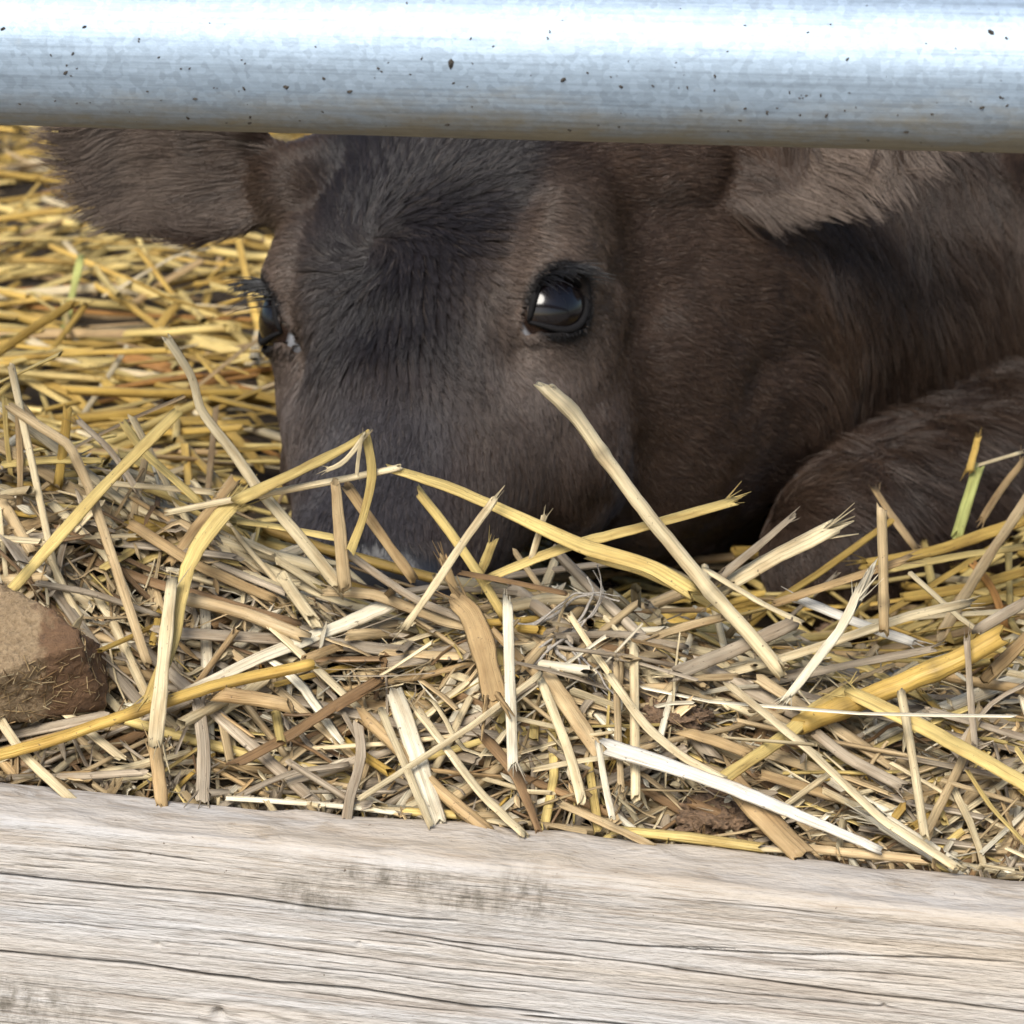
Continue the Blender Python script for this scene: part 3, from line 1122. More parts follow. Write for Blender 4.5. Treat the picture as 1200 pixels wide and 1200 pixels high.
# ---- fur
def build_fur(total):
    me = body_me
    me.calc_loop_triangles()
    nt = len(me.loop_triangles)
    tri = np.empty(nt * 3, np.int32)
    me.loop_triangles.foreach_get('vertices', tri)
    tri = tri.reshape(-1, 3)
    A, B, C = BP[tri[:, 0]], BP[tri[:, 1]], BP[tri[:, 2]]
    area = 0.5 * np.linalg.norm(np.cross(B - A, C - A), axis=1)
    cen = (A + B + C) / 3
    fn = norm(BN[tri[:, 0]] + BN[tri[:, 1]] + BN[tri[:, 2]])
    view = norm(CAM - cen)
    facing = np.einsum('ij,ij->i', fn, view)
    px, py = to_px(cen)
    w = area * sstep(-0.35, 0.0, facing) * sstep(-250, 0, px) * sstep(1500, 1250, px) * sstep(-250, 0, py) * (cen[:, 1] < 2.25)
    h = to_head(cen)
    headw = sstep(0.22, 0.17, np.linalg.norm(cen - head(0, 0.11, -0.05), axis=1))
    w *= 0.42 + 0.9 * headw
    w *= 1 - bare_mask(cen)
    for c, d, u, v in EYES:
        rel = cen - c
        a, b = rel @ u, rel @ v
        k = (np.abs(rel @ d) < 0.03) & ((a / 0.0180) ** 2 + (b / 0.0144) ** 2 < 1)
        w[k] = 0
    w /= w.sum()
    idx = RNG.choice(nt, total, p=w)
    r1, r2 = np.sqrt(RNG.random(total)), RNG.random(total)
    P = A[idx] * (1 - r1)[:, None] + B[idx] * (r1 * (1 - r2))[:, None] + C[idx] * (r1 * r2)[:, None]
    N = fn[idx]
    h = to_head(P)
    hd = sstep(0.23, 0.17, np.linalg.norm(P - head(0, 0.11, -0.05), axis=1)) * sstep(1.84, 1.76, P[:, 1])
    # direction field
    ds, dt = h[:, 0] - WS, h[:, 1] - 0.05
    r = np.sqrt(ds ** 2 + dt ** 2) + 1e-6
    sw = 1.0 * np.exp(-(r / 0.035) ** 2)
    es = (ds * np.cos(sw) - dt * np.sin(sw)) / r
    et = (ds * np.sin(sw) + dt * np.cos(sw)) / r
    rad_dir = HS[None] * es[:, None] + HL[None] * (et + 0.15)[:, None] - HN[None] * (np.abs(h[:, 0]) * 6)[:, None]
    body_dir = np.repeat(np.array([[0.12, 0.15, -1.0]]), total, 0)
    Fd = rad_dir * hd[:, None] + body_dir * (1 - hd)[:, None]
    earw = np.zeros(total)
    for nm, (b, tp, fr) in EARS.items():
        ax = norm(tp - b)
        q = P - b
        al = q @ ax
        pr = np.linalg.norm(q - al[:, None] * ax, axis=1)
        wE = sstep(-0.005, 0.02, al) * ear_near(P, nm)
        ed = ax[None] * 1.2 + cam_vec((0, -0.6, 0.15))[None] * (0.6 + 0.9 * vnoise(P, 30, 3))[:, None]
        Fd = Fd * (1 - wE)[:, None] + ed * wE[:, None]
        earw = np.maximum(earw, wE)
    wob = np.stack([vnoise(P, 45, 21), vnoise(P, 45, 22), vnoise(P, 45, 23)], 1) - 0.5
    wob2 = np.stack([vnoise(P, 150, 31), vnoise(P, 150, 32), vnoise(P, 150, 33)], 1) - 0.5
    Fd = norm(Fd) + wob * (0.9 - 0.35 * hd + 0.5 * earw)[:, None] + wob2 * 0.55 + RNG.normal(0, 0.13, (total, 3))
    T = norm(Fd - N * np.einsum('ij,ij->i', Fd, N)[:, None])
    # length
    fore = hd * sstep(0.060, 0.035, np.abs(h[:, 0])) * sstep(0.16, 0.11, h[:, 1]) * sstep(-0.05, -0.02, h[:, 2])
    ln = 0.0052 * hd + 0.019 * (1 - hd)
    ln = ln + 0.0045 * fore
    ln = ln * (1 - earw) + 0.017 * earw
    for c, d, u, v in EYES:
        rr = np.linalg.norm(P - c, axis=1)
        ln *= 0.30 + 0.70 * sstep(0.014, 0.034, rr)
    ln *= 0.65 + 0.7 * RNG.random(total)
    lift = 0.24 + 0.14 * RNG.random(total) + 0.14 * fore
    k = 5
    q = np.linspace(0, 1, k)
    rise = (lift[:, None] * q[None] * (1 - 0.45 * q[None]))
    pts = P[:, None] + T[:, None] * (ln[:, None] * q[None] * 0.96)[..., None] + N[:, None] * (ln[:, None] * rise)[..., None]
    # locks: tips drawn together
    wp = P + wob * 0.006
    cell = np.floor(wp / (0.0034 + 0.0016 * (fore > 0.5) + 0.0028 * (hd < 0.5))[:, None]).astype(np.int64)
    key = cell[:, 0] * 73856093 ^ cell[:, 1] * 19349663 ^ cell[:, 2] * 83492791
    _, inv = np.unique(key, return_inverse=True)
    cnt = np.bincount(inv).astype(float)
    cp = np.stack([np.bincount(inv, P[:, j]) / cnt for j in range(3)], 1)[inv]
    ct = norm(np.stack([np.bincount(inv, T[:, j]) / cnt for j in range(3)], 1)[inv])
    target = cp[:, None] + ct[:, None] * (ln[:, None] * q[None])[..., None] + N[:, None] * (ln[:, None] * rise)[..., None]
    pull = (0.46 + 0.22 * fore + 0.2 * (1 - hd))[:, None, None] * (q ** 1.2)[None, :, None]
    pts = pts * (1 - pull) + target * pull
    rad = np.repeat((0.00017 * (1 - 0.75 * q ** 1.5))[None], total, 0) * (0.7 + 0.6 * RNG.random(total))[:, None]
    lock = hash3(inv * 7 + 3, inv * 13, inv * 29)
    colr = 0.56 * coat_colour(P) * (0.55 + 0.45 * RNG.random(total) + (0.30 + 0.35 * (1 - hd)) * lock)[:, None]
    pale = (RNG.random(total) < 0.05 + 0.10 * earw) * (1 - 0.5 * fore)
    colr = colr * (1 - 0.5 * pale[:, None]) + np.array([0.15, 0.115, 0.09]) * (0.5 * pale[:, None])
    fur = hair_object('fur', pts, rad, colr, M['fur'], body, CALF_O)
    return fur


build_fur(FUR_COUNT)


# ------------------------------------------------------------------ straw
TONES = dict(yellow=(0.61, 0.465, 0.17), gold=(0.52, 0.345, 0.085), pale=(0.66, 0.55, 0.34), cream=(0.74, 0.67, 0.50), white=(0.68, 0.64, 0.55),
             beige=(0.52, 0.39, 0.215), grey=(0.37, 0.305, 0.22), tan=(0.42, 0.29, 0.14), brown=(0.23, 0.14, 0.065), rust=(0.40, 0.20, 0.055),
             green=(0.45, 0.47, 0.15))


def sweep(P, W, flat, ref, nside, tone, seed, tip_jag=0.0, kink=None):
    """P (n,k,3) centre lines, W (n,k) widths, flat (n,) thickness ratio, ref (n,3) normal hint.
    returns vertices, quad faces, strand coordinates"""
    n, k, _ = P.shape
    T = norm(np.gradient(P, axis=1))
    Nn = ref[:, None] - T * np.einsum('nkj,nj->nk', T, ref)[..., None]
    Nn = norm(Nn)
    S = np.cross(T, Nn)
    a = np.linspace(0, 2 * np.pi, nside, endpoint=False)
    ca, sa = np.cos(a), np.sin(a)
    V = P[:, :, None] + (W[..., None, None] * 0.5) * (S[:, :, None] * ca[None, None, :, None] + Nn[:, :, None] * (sa[None, None, :, None] * flat[:, None, None, None]))
    if tip_jag > 0:
        j = RNG.normal(0, 1, (n, 2, nside)) * tip_jag
        V[:, 0] += T[:, 0, None] * (j[:, 0] * W[:, :1])[..., None]
        V[:, -1] += T[:, -1, None] * (j[:, 1] * W[:, -1:])[..., None]
    seg = np.linalg.norm(np.diff(P, axis=1), axis=2)
    u = np.concatenate([np.zeros((n, 1)), np.cumsum(seg, 1)], 1)
    co = np.empty((n, k, nside, 3))
    co[..., 0] = u[:, :, None] + seed[:, None, None] * 3.0
    co[..., 1] = (ca[None, None, :] * (1.0 - 0.35 * (flat[:, None, None] > 0.6)) + 0.5 * sa[None, None, :]) + seed[:, None, None] * 11.0
    co[..., 2] = seed[:, None, None] * 5.0
    i = np.arange(k - 1)[:, None] * nside
    jj = np.arange(nside)[None, :]
    j2 = (jj + 1) % nside
    f = np.stack([i + jj, i + j2, i + nside + j2, i + nside + jj], -1).reshape(-1, 4)
    F = (f[None] + (np.arange(n) * k * nside)[:, None, None]).reshape(-1, 4)
    return V.reshape(-1, 3), F, co.reshape(-1, 3)


def hollow_ends(V, F, co, nside, k, depth):
    """turn an open tube into one with wall thickness at both ends (single stalk)"""
    V, F, co = [V], [F], [co]
    base = k * nside
    R = V[0].reshape(k, nside, 3)
    C0 = co[0].reshape(k, nside, 3)
    for end, nxt in ((0, 1), (k - 1, k - 2)):
        c = R[end].mean(0)
        ax = norm(R[nxt].mean(0) - c)
        inner = c + (R[end] - c) * 0.66 + ax * 0.0002
        deep = c + (R[end] - c) * 0.60 + ax * depth
        V += [inner, deep]
        co += [C0[end], C0[end]]
        j = np.arange(nside)
        j2 = (j + 1) % nside
        o = end * nside
        for A, B in ((o, base), (base, base + nside)):
            q = np.stack([A + j, A + j2, B + j2, B + j], -1)
            F.append(q if end else q[:, ::-1])
        base += 2 * nside
    return np.concatenate(V), np.concatenate(F), np.concatenate(co)


def smooth_path(pts, sub, soft):
    """resample a polyline; soft = 0 sharp bends, 1 smooth curve"""
    pts = np.asarray(pts, float)
    d = np.r_[0, np.cumsum(np.linalg.norm(np.diff(pts, axis=0), axis=1))]
    m = max(6, int(sub))
    q = np.linspace(0, d[-1], m)
    L = np.stack([np.interp(q, d, pts[:, j]) for j in range(3)], 1)
    for _ in range(int(soft)):
        L[1:-1] = (L[:-2] + 2 * L[1:-1] + L[2:]) / 4
    return L


STRAW_N = [0]


def stalk(P, width, tone, style, label, group=None, name='straw_stalk', nodes=(), taper=(1, 1), jag=0.25, ref=None, cat='straw'):
    """one straw: P (k,3) world centre line"""
    P = np.asarray(P, float)
    k = len(P)
    rng = np.random.default_rng(1000 + STRAW_N[0])
    STRAW_N[0] += 1
    flat = dict(tube=0.92, flat=0.38, leaf=0.10)[style]
    nside = 10 if style == 'tube' else 10
    if ref is None:
        ref = norm(-FWD + np.array([0, 0, 0.6]) + rng.normal(0, 0.35, 3))
    x = np.linspace(0, 1, k)
    W = width * (taper[0] + (taper[1] - taper[0]) * x)
    W = W * (1 + 0.045 * (np.interp(x, np.linspace(0, 1, 7), rng.normal(0, 1, 7))) * (1.6 if style != 'tube' else 0.6))
    arc = np.r_[0, np.cumsum(np.linalg.norm(np.diff(P, axis=0), axis=1))]
    arc /= arc[-1]
    tv = np.ones(k)
    for nd in nodes:
        g = np.exp(-((arc - nd) * np.linalg.norm(P[-1] - P[0]) / (width * 0.45)) ** 2)
        W = W * (1 + 0.20 * g)
        tv = tv * (1 - 0.45 * g)
    P = P + rng.normal(0, 1, P.shape) * width * 0.012
    V, F, co = sweep(P[None], W[None], np.array([flat]), ref[None], nside, None, np.array([rng.random() * 10]), 0)
    R = V.reshape(k, nside, 3)
    T0, T1 = norm(P[0] - P[1]), norm(P[-1] - P[-2])
    lean = rng.normal(0, 0.35, 2)
    ang = np.cos(np.linspace(0, 2 * np.pi, nside, endpoint=False) + rng.random() * 6)
    R[0] += T0 * ((rng.normal(0, jag, nside) + lean[0] * ang) * W[0])[:, None]
    R[-1] += T1 * ((rng.normal(0, jag, nside) + lean[1] * ang) * W[-1])[:, None]
    V = R.reshape(-1, 3)
    C = np.repeat((np.asarray(TONES[tone])[None] * tv[:, None])[:, None], nside, 1)
    # mottled ageing along the stalk
    mott = 0.86 + 0.28 * np.interp(x, np.linspace(0, 1, 9), rng.random(9))
    C = C * mott[:, None, None] * (0.92 + 0.16 * rng.random())
    C = C.reshape(-1, 3)
    if style != 'leaf':
        V, F, co = hollow_ends(V, F, co, nside, k, width * 1.6)
        C = np.vstack([C, np.repeat(C[:nside] * 0.85, 2, 0), np.repeat(C[-nside:] * 0.85, 2, 0)])[:len(V)]
    # split fibres at the torn ends
    if jag > 0.7 or (style != 'tube' and rng.random() < 0.45):
        for end, Tn in ((0, T0), (-1, T1)):
            ns = 4 if jag <= 0.7 else 7
            side = norm(np.cross(Tn, ref))
            off = rng.uniform(-0.45, 0.45, ns)
            ln = W[end] * rng.uniform(0.5, 2.2, ns)
            dr = norm(Tn[None] + side[None] * (off * 0.7)[:, None] + rng.normal(0, 0.18, (ns, 3)))
            st = P[end] + side[None] * (off * W[end] * 0.9)[:, None] - Tn * W[end] * 0.6
            q = np.linspace(0, 1, 4)
            Ps = st[:, None] + dr[:, None] * ((ln[:, None] + W[end] * 0.6) * q[None])[..., None]
            Ws = (W[end] * rng.uniform(0.10, 0.28, ns))[:, None] * (1 - 0.75 * q)[None]
            v2, f2, c2 = sweep(Ps, Ws, np.full(ns, 0.4), np.repeat(ref[None], ns, 0), 4, None, rng.random(ns) * 9, 0)
            F = np.concatenate([F, f2 + len(V)])
            V = np.concatenate([V, v2])
            co = np.concatenate([co, c2])
            C = np.concatenate([C, np.repeat(np.asarray(TONES[tone])[None] * rng.uniform(0.8, 1.1), len(v2), 0)])
    o0 = P[np.argmin(P[:, 2])]
    me = mesh_np(name, V - o0, F, M['straw'])
    attr_col(me, 'tone', C)
    attr_vec(me, 'strand', co)
    o = add(name, me, None, o0)
    tag(o, label, cat, group)
    return o


def ridge_y(x):
    return y_front(x) + BOARD_T + 0.105


def trace(pts, width_px, tone, style='flat', label=None, group=None, lift=0.008, Y=None, soft=2, name='straw_stalk', **kw):
    """a stalk lying on (or standing out of) the heap where the photograph shows it"""
    W3 = []
    ys = []
    for i, (px, py) in enumerate(pts):
        if Y is not None:
            y = Y[i] if isinstance(Y, (list, tuple)) else Y
        else:
            x = (px - 600) / FPX * 1.45
            y = min(hit(px, py), ridge_y(x)) - lift
        ys.append(y)
    # stiff stalks keep an even slope in depth
    ys = np.array(ys)
    if len(ys) > 2 and Y is None:
        d = np.r_[0, np.cumsum(np.hypot(*np.diff(np.array(pts, float), axis=0).T))]
        fit = np.polyfit(d, ys, 1)
        ys = 0.45 * ys + 0.55 * (np.polyval(fit, d) - 0.004)
    for (px, py), y in zip(pts, ys):
        W3.append(pix(px, py, y))
    L = sum(math.hypot(b[0] - a[0], b[1] - a[1]) for a, b in zip(pts[:-1], pts[1:]))
    P = smooth_path(W3, max(8, L / 11), soft)
    w = width_px * np.mean(ys) / FPX
    return stalk(P, w, tone, style, label, group, name=name, **kw)


G_HEAP = 'loose straws on the heap behind the board'
G_GREY = 'grey weathered straws low on the heap'
G_BACK = 'golden straws on the floor left of the calf'
G_LEG = 'straws beside the calf foreleg'

ANCHORS = [(60, 760, 'beside the large dry clod'), (60, 880, 'below the large dry clod'), (60, 560, 'above the large dry clod'),
           (215, 700, 'beside the wide crinkled husk leaf'), (300, 820, 'near the hollow orange-ended stalk'), (230, 900, 'beside the torn grey leaf'),
           (390, 640, 'right below the calf muzzle'), (400, 900, 'beside the crumpled grey sheath'), (490, 900, 'next to the wide cream sheath'),
           (560, 760, 'beside the broad folded tan leaf'), (600, 820, 'by the whitish upright stalk'), (670, 740, 'near the grey root fibres'),
           (690, 650, 'under the bright yellow arching blade'), (720, 860, 'left of the bright white stalk'), (860, 720, 'at the foot of the thick knobbly stalk'),
           (790, 840, 'by the soil lump in mid heap'), (860, 950, 'beside the widest tan sheath'), (960, 860, 'beside the long diagonal pale stalk'),
           (960, 700, 'between the calf neck and the heap crest'), (1050, 760, 'near the upright reddish-beige stalk'), (1120, 800, 'by the thickest golden stalk'),
           (1120, 900, 'below the broad flat yellow blade'), (1160, 980, 'close to the frayed cream sheath'), (660, 950, 'along the board edge, mid heap')]
USED = set()
TONE_WORD = dict(gold='golden', grey='weathered grey', brown='dark brown', white='whitish')


def describe(tone, style, pts):
    pts = np.asarray(pts, float)
    c = pts.mean(0)
    d = pts[-1] - pts[0]
    L = float(np.hypot(*d))
    ang = abs(math.degrees(math.atan2(abs(d[1]), abs(d[0]))))
    lie = 'lying level' if ang < 22 else ('lying aslant' if ang < 60 else 'standing steeply')
    size = 'short' if L < 90 else ('long' if L > 230 else '')
    near = sorted(ANCHORS, key=lambda q: (q[0] - c[0]) ** 2 + (q[1] - c[1]) ** 2)
    for q in near[:1] + [q for q in near[1:3] if math.hypot(q[0] - c[0], q[1] - c[1]) < 150] + near[:1]:
        text = ' '.join(f"{size} {'round' if style == 'tube' else 'flat'} {TONE_WORD.get(tone, tone)} straw {lie} {q[2]}".split())
        if text not in USED:
            break
    USED.add(text)
    return text


def T(pts, w, tone, style='flat', label=None, **kw):
    g = None
    if label is None:
        label, g = describe(tone, style, pts), f'{tone} straws lying on the heap behind the board'
    return trace(pts, w, tone, style, label, g, **kw)


# ---- stalks one can pick out in front of the calf
T([(638, 452), (672, 483), (708, 535), (760, 605), (830, 690), (880, 745), (915, 787)], 18, 'pale', 'tube',
  'thick round stalk with knobbly joint jutting up before the calf cheek', lift=0.030, nodes=(0.09, 0.24, 0.72), soft=1)
T([(195, 395), (225, 440), (235, 482), (275, 532), (300, 570), (345, 622), (402, 692)], 15, 'pale', 'flat',
  'long crooked yellow stalk rising highest above the heap beside the muzzle', lift=0.022, soft=1, taper=(0.7, 1.15))
T([(4, 702), (106, 587), (130, 561), (208, 483)], 15, 'yellow', 'flat', 'straight flat yellow stalk leaning up right above the brown clod', lift=0.030, soft=0)
T([(9, 475), (82, 522), (104, 570), (130, 648), (173, 778)], 12, 'beige', 'tube', 'bent stalk folded downwards, passing behind the flat yellow leaning stalk', lift=0.024, soft=0, nodes=(0.3,))
T([(145, 496), (165, 527), (238, 592)], 10, 'yellow', lift=0.010)
T([(277, 587), (350, 552), (400, 527), (428, 510)], 15, 'yellow', 'flat', 'yellow folded blade whose tip hangs in strips before the muzzle', lift=0.034, soft=0, taper=(1.1, 0.7))
T([(428, 509), (437, 545), (436, 565), (425, 610), (411, 645)], 11, 'yellow', 'leaf', 'limp yellow strip hanging from the folded blade tip', lift=0.032, soft=2, name='straw_strip')
T([(427, 511), (412, 532), (400, 545), (383, 551)], 7, 'pale', 'leaf', 'short curled strip dangling from the folded blade tip', lift=0.036, soft=2, name='straw_strip')
T([(424, 512), (420, 535), (418, 556)], 5, 'pale', 'leaf', 'thin narrow strip dangling from the folded blade tip', lift=0.037, soft=2, name='straw_strip')
T([(195, 601), (286, 583), (400, 562), (468, 548)], 9, 'pale', 'tube', 'thin straight pale stalk crossing the muzzle, meeting the bright yellow blade', lift=0.028, soft=0)
T([(456, 549), (520, 568), (600, 602), (680, 640), (760, 662), (815, 695)], 19, 'yellow', 'flat', 'bright yellow blade arching over the heap below the calf cheek', lift=0.026, taper=(0.6, 1.15))
T([(277, 584), (243, 624), (221, 659), (208, 717), (203, 752), (173, 821)], 24, 'yellow', 'leaf', 'wide crinkled yellow husk leaf hanging down the heap', lift=0.030, soft=2, taper=(0.9, 0.6), name='straw_leaf')
T([(201, 683), (193, 760), (182, 873)], 18, 'pale', 'flat', 'flat pale stalk standing upright over the husk leaf', lift=0.036, soft=0, nodes=(0.97,))
T([(182, 875), (186, 910), (190, 946)], 16, 'tan', 'flat', 'tan stub continuing below the flat pale upright stalk', lift=0.018, soft=0)
T([(-30, 893), (60, 868), (173, 829), (260, 801), (368, 778)], 15, 'gold', 'tube', 'long smooth golden stalk lying low across the heap below the clod', lift=0.026, nodes=(0.47,))
T([(217, 812), (303, 771), (400, 733), (470, 702)], 22, 'cream', 'flat', 'broad pale split sheath slanting across the heap', lift=0.018, soft=1, taper=(0.6, 1.1))
T([(212, 700), (285, 718), (356, 746)], 16, 'beige', 'tube', nodes=(0.05,), lift=0.015)
T([(152, 613), (225, 660), (320, 702)], 13, 'tan', 'flat', lift=0.014)
T([(277, 610), (330, 618), (397, 631)], 12, 'yellow', 'flat', 'flat yellow stalk lying level against the muzzle', lift=0.018)
T([(330, 675), (348, 702), (368, 728)], 15, 'pale', 'tube', 'short snapped round stalk pointing at the nose', lift=0.024, soft=0)
T([(43, 683), (110, 695), (186, 722)], 8, 'grey', 'tube')
T([(256, 813), (295, 818), (340, 827)], 19, 'tan', 'tube', 'hollow tan stalk showing its open orange end', lift=0.026, soft=0, jag=0.05)
T([(277, 895), (340, 862), (400, 822), (445, 796)], 14, 'brown', 'flat', 'dark brown blade slanting up the middle of the heap', lift=0.016)
T([(232, 820), (240, 880), (237, 936)], 19, 'grey', 'leaf', 'torn grey leaf hanging down near the board', lift=0.016, name='straw_leaf')
T([(247, 952), (300, 922), (347, 903), (408, 896)], 9, 'grey', 'flat', lift=0.014)
T([(0, 843), (26, 884), (87, 940)], 13, 'pale', 'flat', lift=0.020)
T([(5, 466), (7, 510), (13, 560)], 7, 'yellow')
T([(21, 483), (24, 545), (23, 592)], 8, 'tan')
T([(80, 475), (75, 520), (68, 568)], 11, 'gold')
T([(91, 492), (130, 527), (162, 576)], 8, 'grey')
T([(0, 585), (39, 650)], 14, 'beige', 'tube')
T([(0, 628), (60, 672)], 12, 'grey', 'flat')
T([(0, 545), (60, 538), (120, 540)], 9, 'yellow')
T([(120, 566), (200, 572), (250, 577)], 8, 'pale')
T([(60, 590), (130, 655), (150, 700)], 12, 'pale', 'flat')
T([(275, 562), (230, 620), (200, 660)], 15, 'tan', 'tube', lift=0.006)
T([(393, 565), (398, 620), (404, 690)], 15, 'beige', 'flat', 'speckled beige stalk standing upright before the muzzle', lift=0.030, soft=0, taper=(0.8, 1.1))
T([(407, 570), (445, 625), (484, 678)], 13, 'tan', 'flat', 'tan flattened stalk slanting down right before the muzzle', lift=0.022, soft=0)
T([(490, 576), (525, 620), (562, 674), (590, 722)], 12, 'yellow', 'tube', lift=0.016)
T([(579, 586), (545, 632), (512, 682), (473, 737)], 11, 'pale', 'flat', 'split pale stalk crossing in front of the bright yellow blade', lift=0.036, soft=0)
T([(638, 604), (630, 630), (622, 657)], 8, 'pale', lift=0.02)
T([(578, 634), (570, 655), (560, 676)], 11, 'yellow', lift=0.012)
T([(520, 655), (532, 690), (545, 715)], 11, 'tan', lift=0.012)
T([(575, 676), (661, 641), (755, 617), (800, 604), (858, 588)], 15, 'yellow', 'flat', 'long yellow blade with torn tip passing under the thick knobbly stalk', lift=0.020, jag=0.8)
T([(400, 643), (440, 672), (484, 702), (560, 732)], 10, 'grey', 'tube', lift=0.022)
T([(380, 692), (440, 696), (521, 729), (560, 735)], 14, 'beige', 'flat', lift=0.020)
T([(530, 700), (552, 712), (565, 755), (582, 824)], 30, 'tan', 'leaf', 'broad folded tan leaf hanging over the middle of the heap', lift=0.024, soft=3, name='straw_leaf')
T([(595, 703), (597, 785), (601, 897)], 13, 'cream', 'flat', 'whitish flat stalk standing upright in the middle of the heap', lift=0.030, soft=0)
T([(633, 790), (554, 850), (420, 937)], 8, 'pale', 'flat', 'thin pale blade lying diagonally down to the board', lift=0.028, soft=0)
T([(463, 812), (488, 885), (514, 968)], 23, 'cream', 'flat', 'wide cream sheath ending at the board edge', lift=0.022)
T([(489, 832), (563, 930), (614, 978)], 16, 'pale', 'flat', lift=0.024)
T([(423, 837), (470, 880), (512, 925), (572, 974)], 17, 'tan', 'tube', lift=0.020)
T([(446, 830), (478, 905), (505, 968)], 10, 'pale', lift=0.028)
T([(420, 850), (425, 890), (410, 930), (406, 960)], 13, 'grey', 'leaf', 'crumpled grey leaf sheath drooping over the board edge', lift=0.022, name='straw_leaf')
T([(633, 795), (655, 850), (670, 890), (682, 940)], 12, 'pale', lift=0.020)
T([(640, 790), (670, 835), (704, 885)], 21, 'beige', 'flat', lift=0.014)
T([(722, 776), (724, 850), (728, 925)], 12, 'beige', lift=0.022)
T([(743, 757), (744, 850), (745, 936)], 12, 'pale', 'tube', lift=0.020, nodes=(0.1,))
T([(713, 790), (755, 850), (800, 888), (850, 914)], 12, 'pale', 'flat', lift=0.026)
T([(711, 875), (780, 896), (860, 924), (1032, 996)], 19, 'white', 'flat', 'bright white flat stalk slanting down to the board', lift=0.030, soft=1, taper=(1.1, 0.6))
T([(701, 870), (708, 915), (718, 960)], 10, 'cream', lift=0.030)
T([(572, 868), (605, 907), (632, 975)], 18, 'brown', 'flat', lift=0.018, taper=(1.1, 0.5))
T([(625, 902), (670, 893), (725, 885)], 8, 'pale', lift=0.018)
T([(657, 942), (710, 965), (766, 992)], 10, 'beige', lift=0.020)
T([(395, 829), (447, 799)], 12, 'brown', lift=0.018)
T([(540, 671), (605, 683), (665, 696)], 7, 'brown', lift=0.022)
T([(690, 650), (760, 672), (800, 690), (856, 718)], 14, 'yellow', lift=0.012)
T([(1033, 594), (1035, 665), (1036, 742)], 13, 'beige', 'tube', 'round reddish-beige stalk standing straight up before the foreleg', lift=0.020, soft=0, nodes=(0.75,))
T([(905, 708), (965, 688), (1062, 656)], 11, 'tan', 'flat', lift=0.012)
T([(842, 677), (885, 643), (924, 609)], 11, 'grey', 'flat', 'frayed grey stalk pointing up right below the calf neck', lift=0.014, jag=1.2, taper=(1.1, 0.6))
T([(850, 686), (905, 654), (970, 622)], 21, 'pale', 'flat', 'wide frayed pale sheath pointing up towards the foreleg', lift=0.010, jag=1.0)
T([(829, 669), (892, 707), (940, 730)], 13, 'pale', lift=0.018)
T([(937, 702), (1000, 728), (1070, 753)], 14, 'white', 'flat', 'white stalk lying behind the upright reddish-beige stalk', lift=0.004)
T([(1008, 694), (983, 740), (921, 820)], 11, 'cream', 'flat', 'pale stalk with a leafy frayed top leaning right', lift=0.030, soft=0, taper=(1.3, 0.9), jag=1.2)
T([(790, 790), (860, 762), (930, 730)], 17, 'grey', 'flat', lift=0.022)
T([(800, 795), (867, 793)], 9, 'beige', lift=0.020)
T([(854, 802), (946, 877), (1033, 960), (1122, 1017)], 15, 'pale', 'flat', 'long straight pale stalk running diagonally down to the board edge', lift=0.032, soft=1)
T([(842, 916), (917, 865), (954, 832), (996, 807)], 18, 'yellow', 'flat', 'yellow stalk crossing under the long diagonal pale stalk', lift=0.024, soft=0)
T([(935, 850), (1033, 811), (1125, 773), (1170, 746)], 26, 'gold', 'tube', 'thickest golden stalk with a swollen joint on the right of the heap', lift=0.022, nodes=(0.22, 0.68))
T([(996, 811), (1092, 857), (1215, 926)], 20, 'yellow', 'flat', 'broad flat yellow blade lying over the thickest golden stalk', lift=0.034, soft=1)
T([(1056, 811), (1067, 873), (1084, 982)], 11, 'pale', 'tube', 'thin pale stalk standing over the broad flat yellow blade', lift=0.038, soft=0)
T([(1087, 972), (1125, 898), (1150, 828)], 13, 'beige', lift=0.020)
T([(1133, 748), (1138, 830), (1143, 875)], 9, 'grey', 'flat', lift=0.030)
T([(855, 912), (900, 962), (944, 1005)], 32, 'tan', 'flat', 'widest tan split sheath below the bright white stalk', lift=0.022)
T([(892, 907), (950, 925), (1018, 947)], 14, 'tan', lift=0.012)
T([(954, 857), (990, 887), (1058, 922)], 15, 'grey', lift=0.016)
T([(900, 800), (1000, 778), (1095, 760)], 9, 'grey', lift=0.012)
T([(1087, 832), (1140, 846), (1210, 868)], 13, 'grey', lift=0.020)
T([(1025, 957), (1070, 985), (1120, 1016)], 23, 'cream', 'flat', 'bundle-like cream sheath frayed over the board edge', lift=0.020, jag=1.2)
T([(800, 857), (840, 868), (880, 884)], 14, 'tan', lift=0.014)
T([(1210, 700), (1146, 738)], 14, 'grey', lift=0.016)
T([(1158, 792), (1210, 742)], 16, 'tan', lift=0.012)
T([(1133, 902), (1160, 945), (1205, 992)], 6, 'yellow', 'flat', lift=0.026)
T([(770, 745), (800, 735), (850, 722)], 10, 'beige', lift=0.02)
T([(650, 745), (730, 742), (800, 758)], 9, 'grey', lift=0.02)
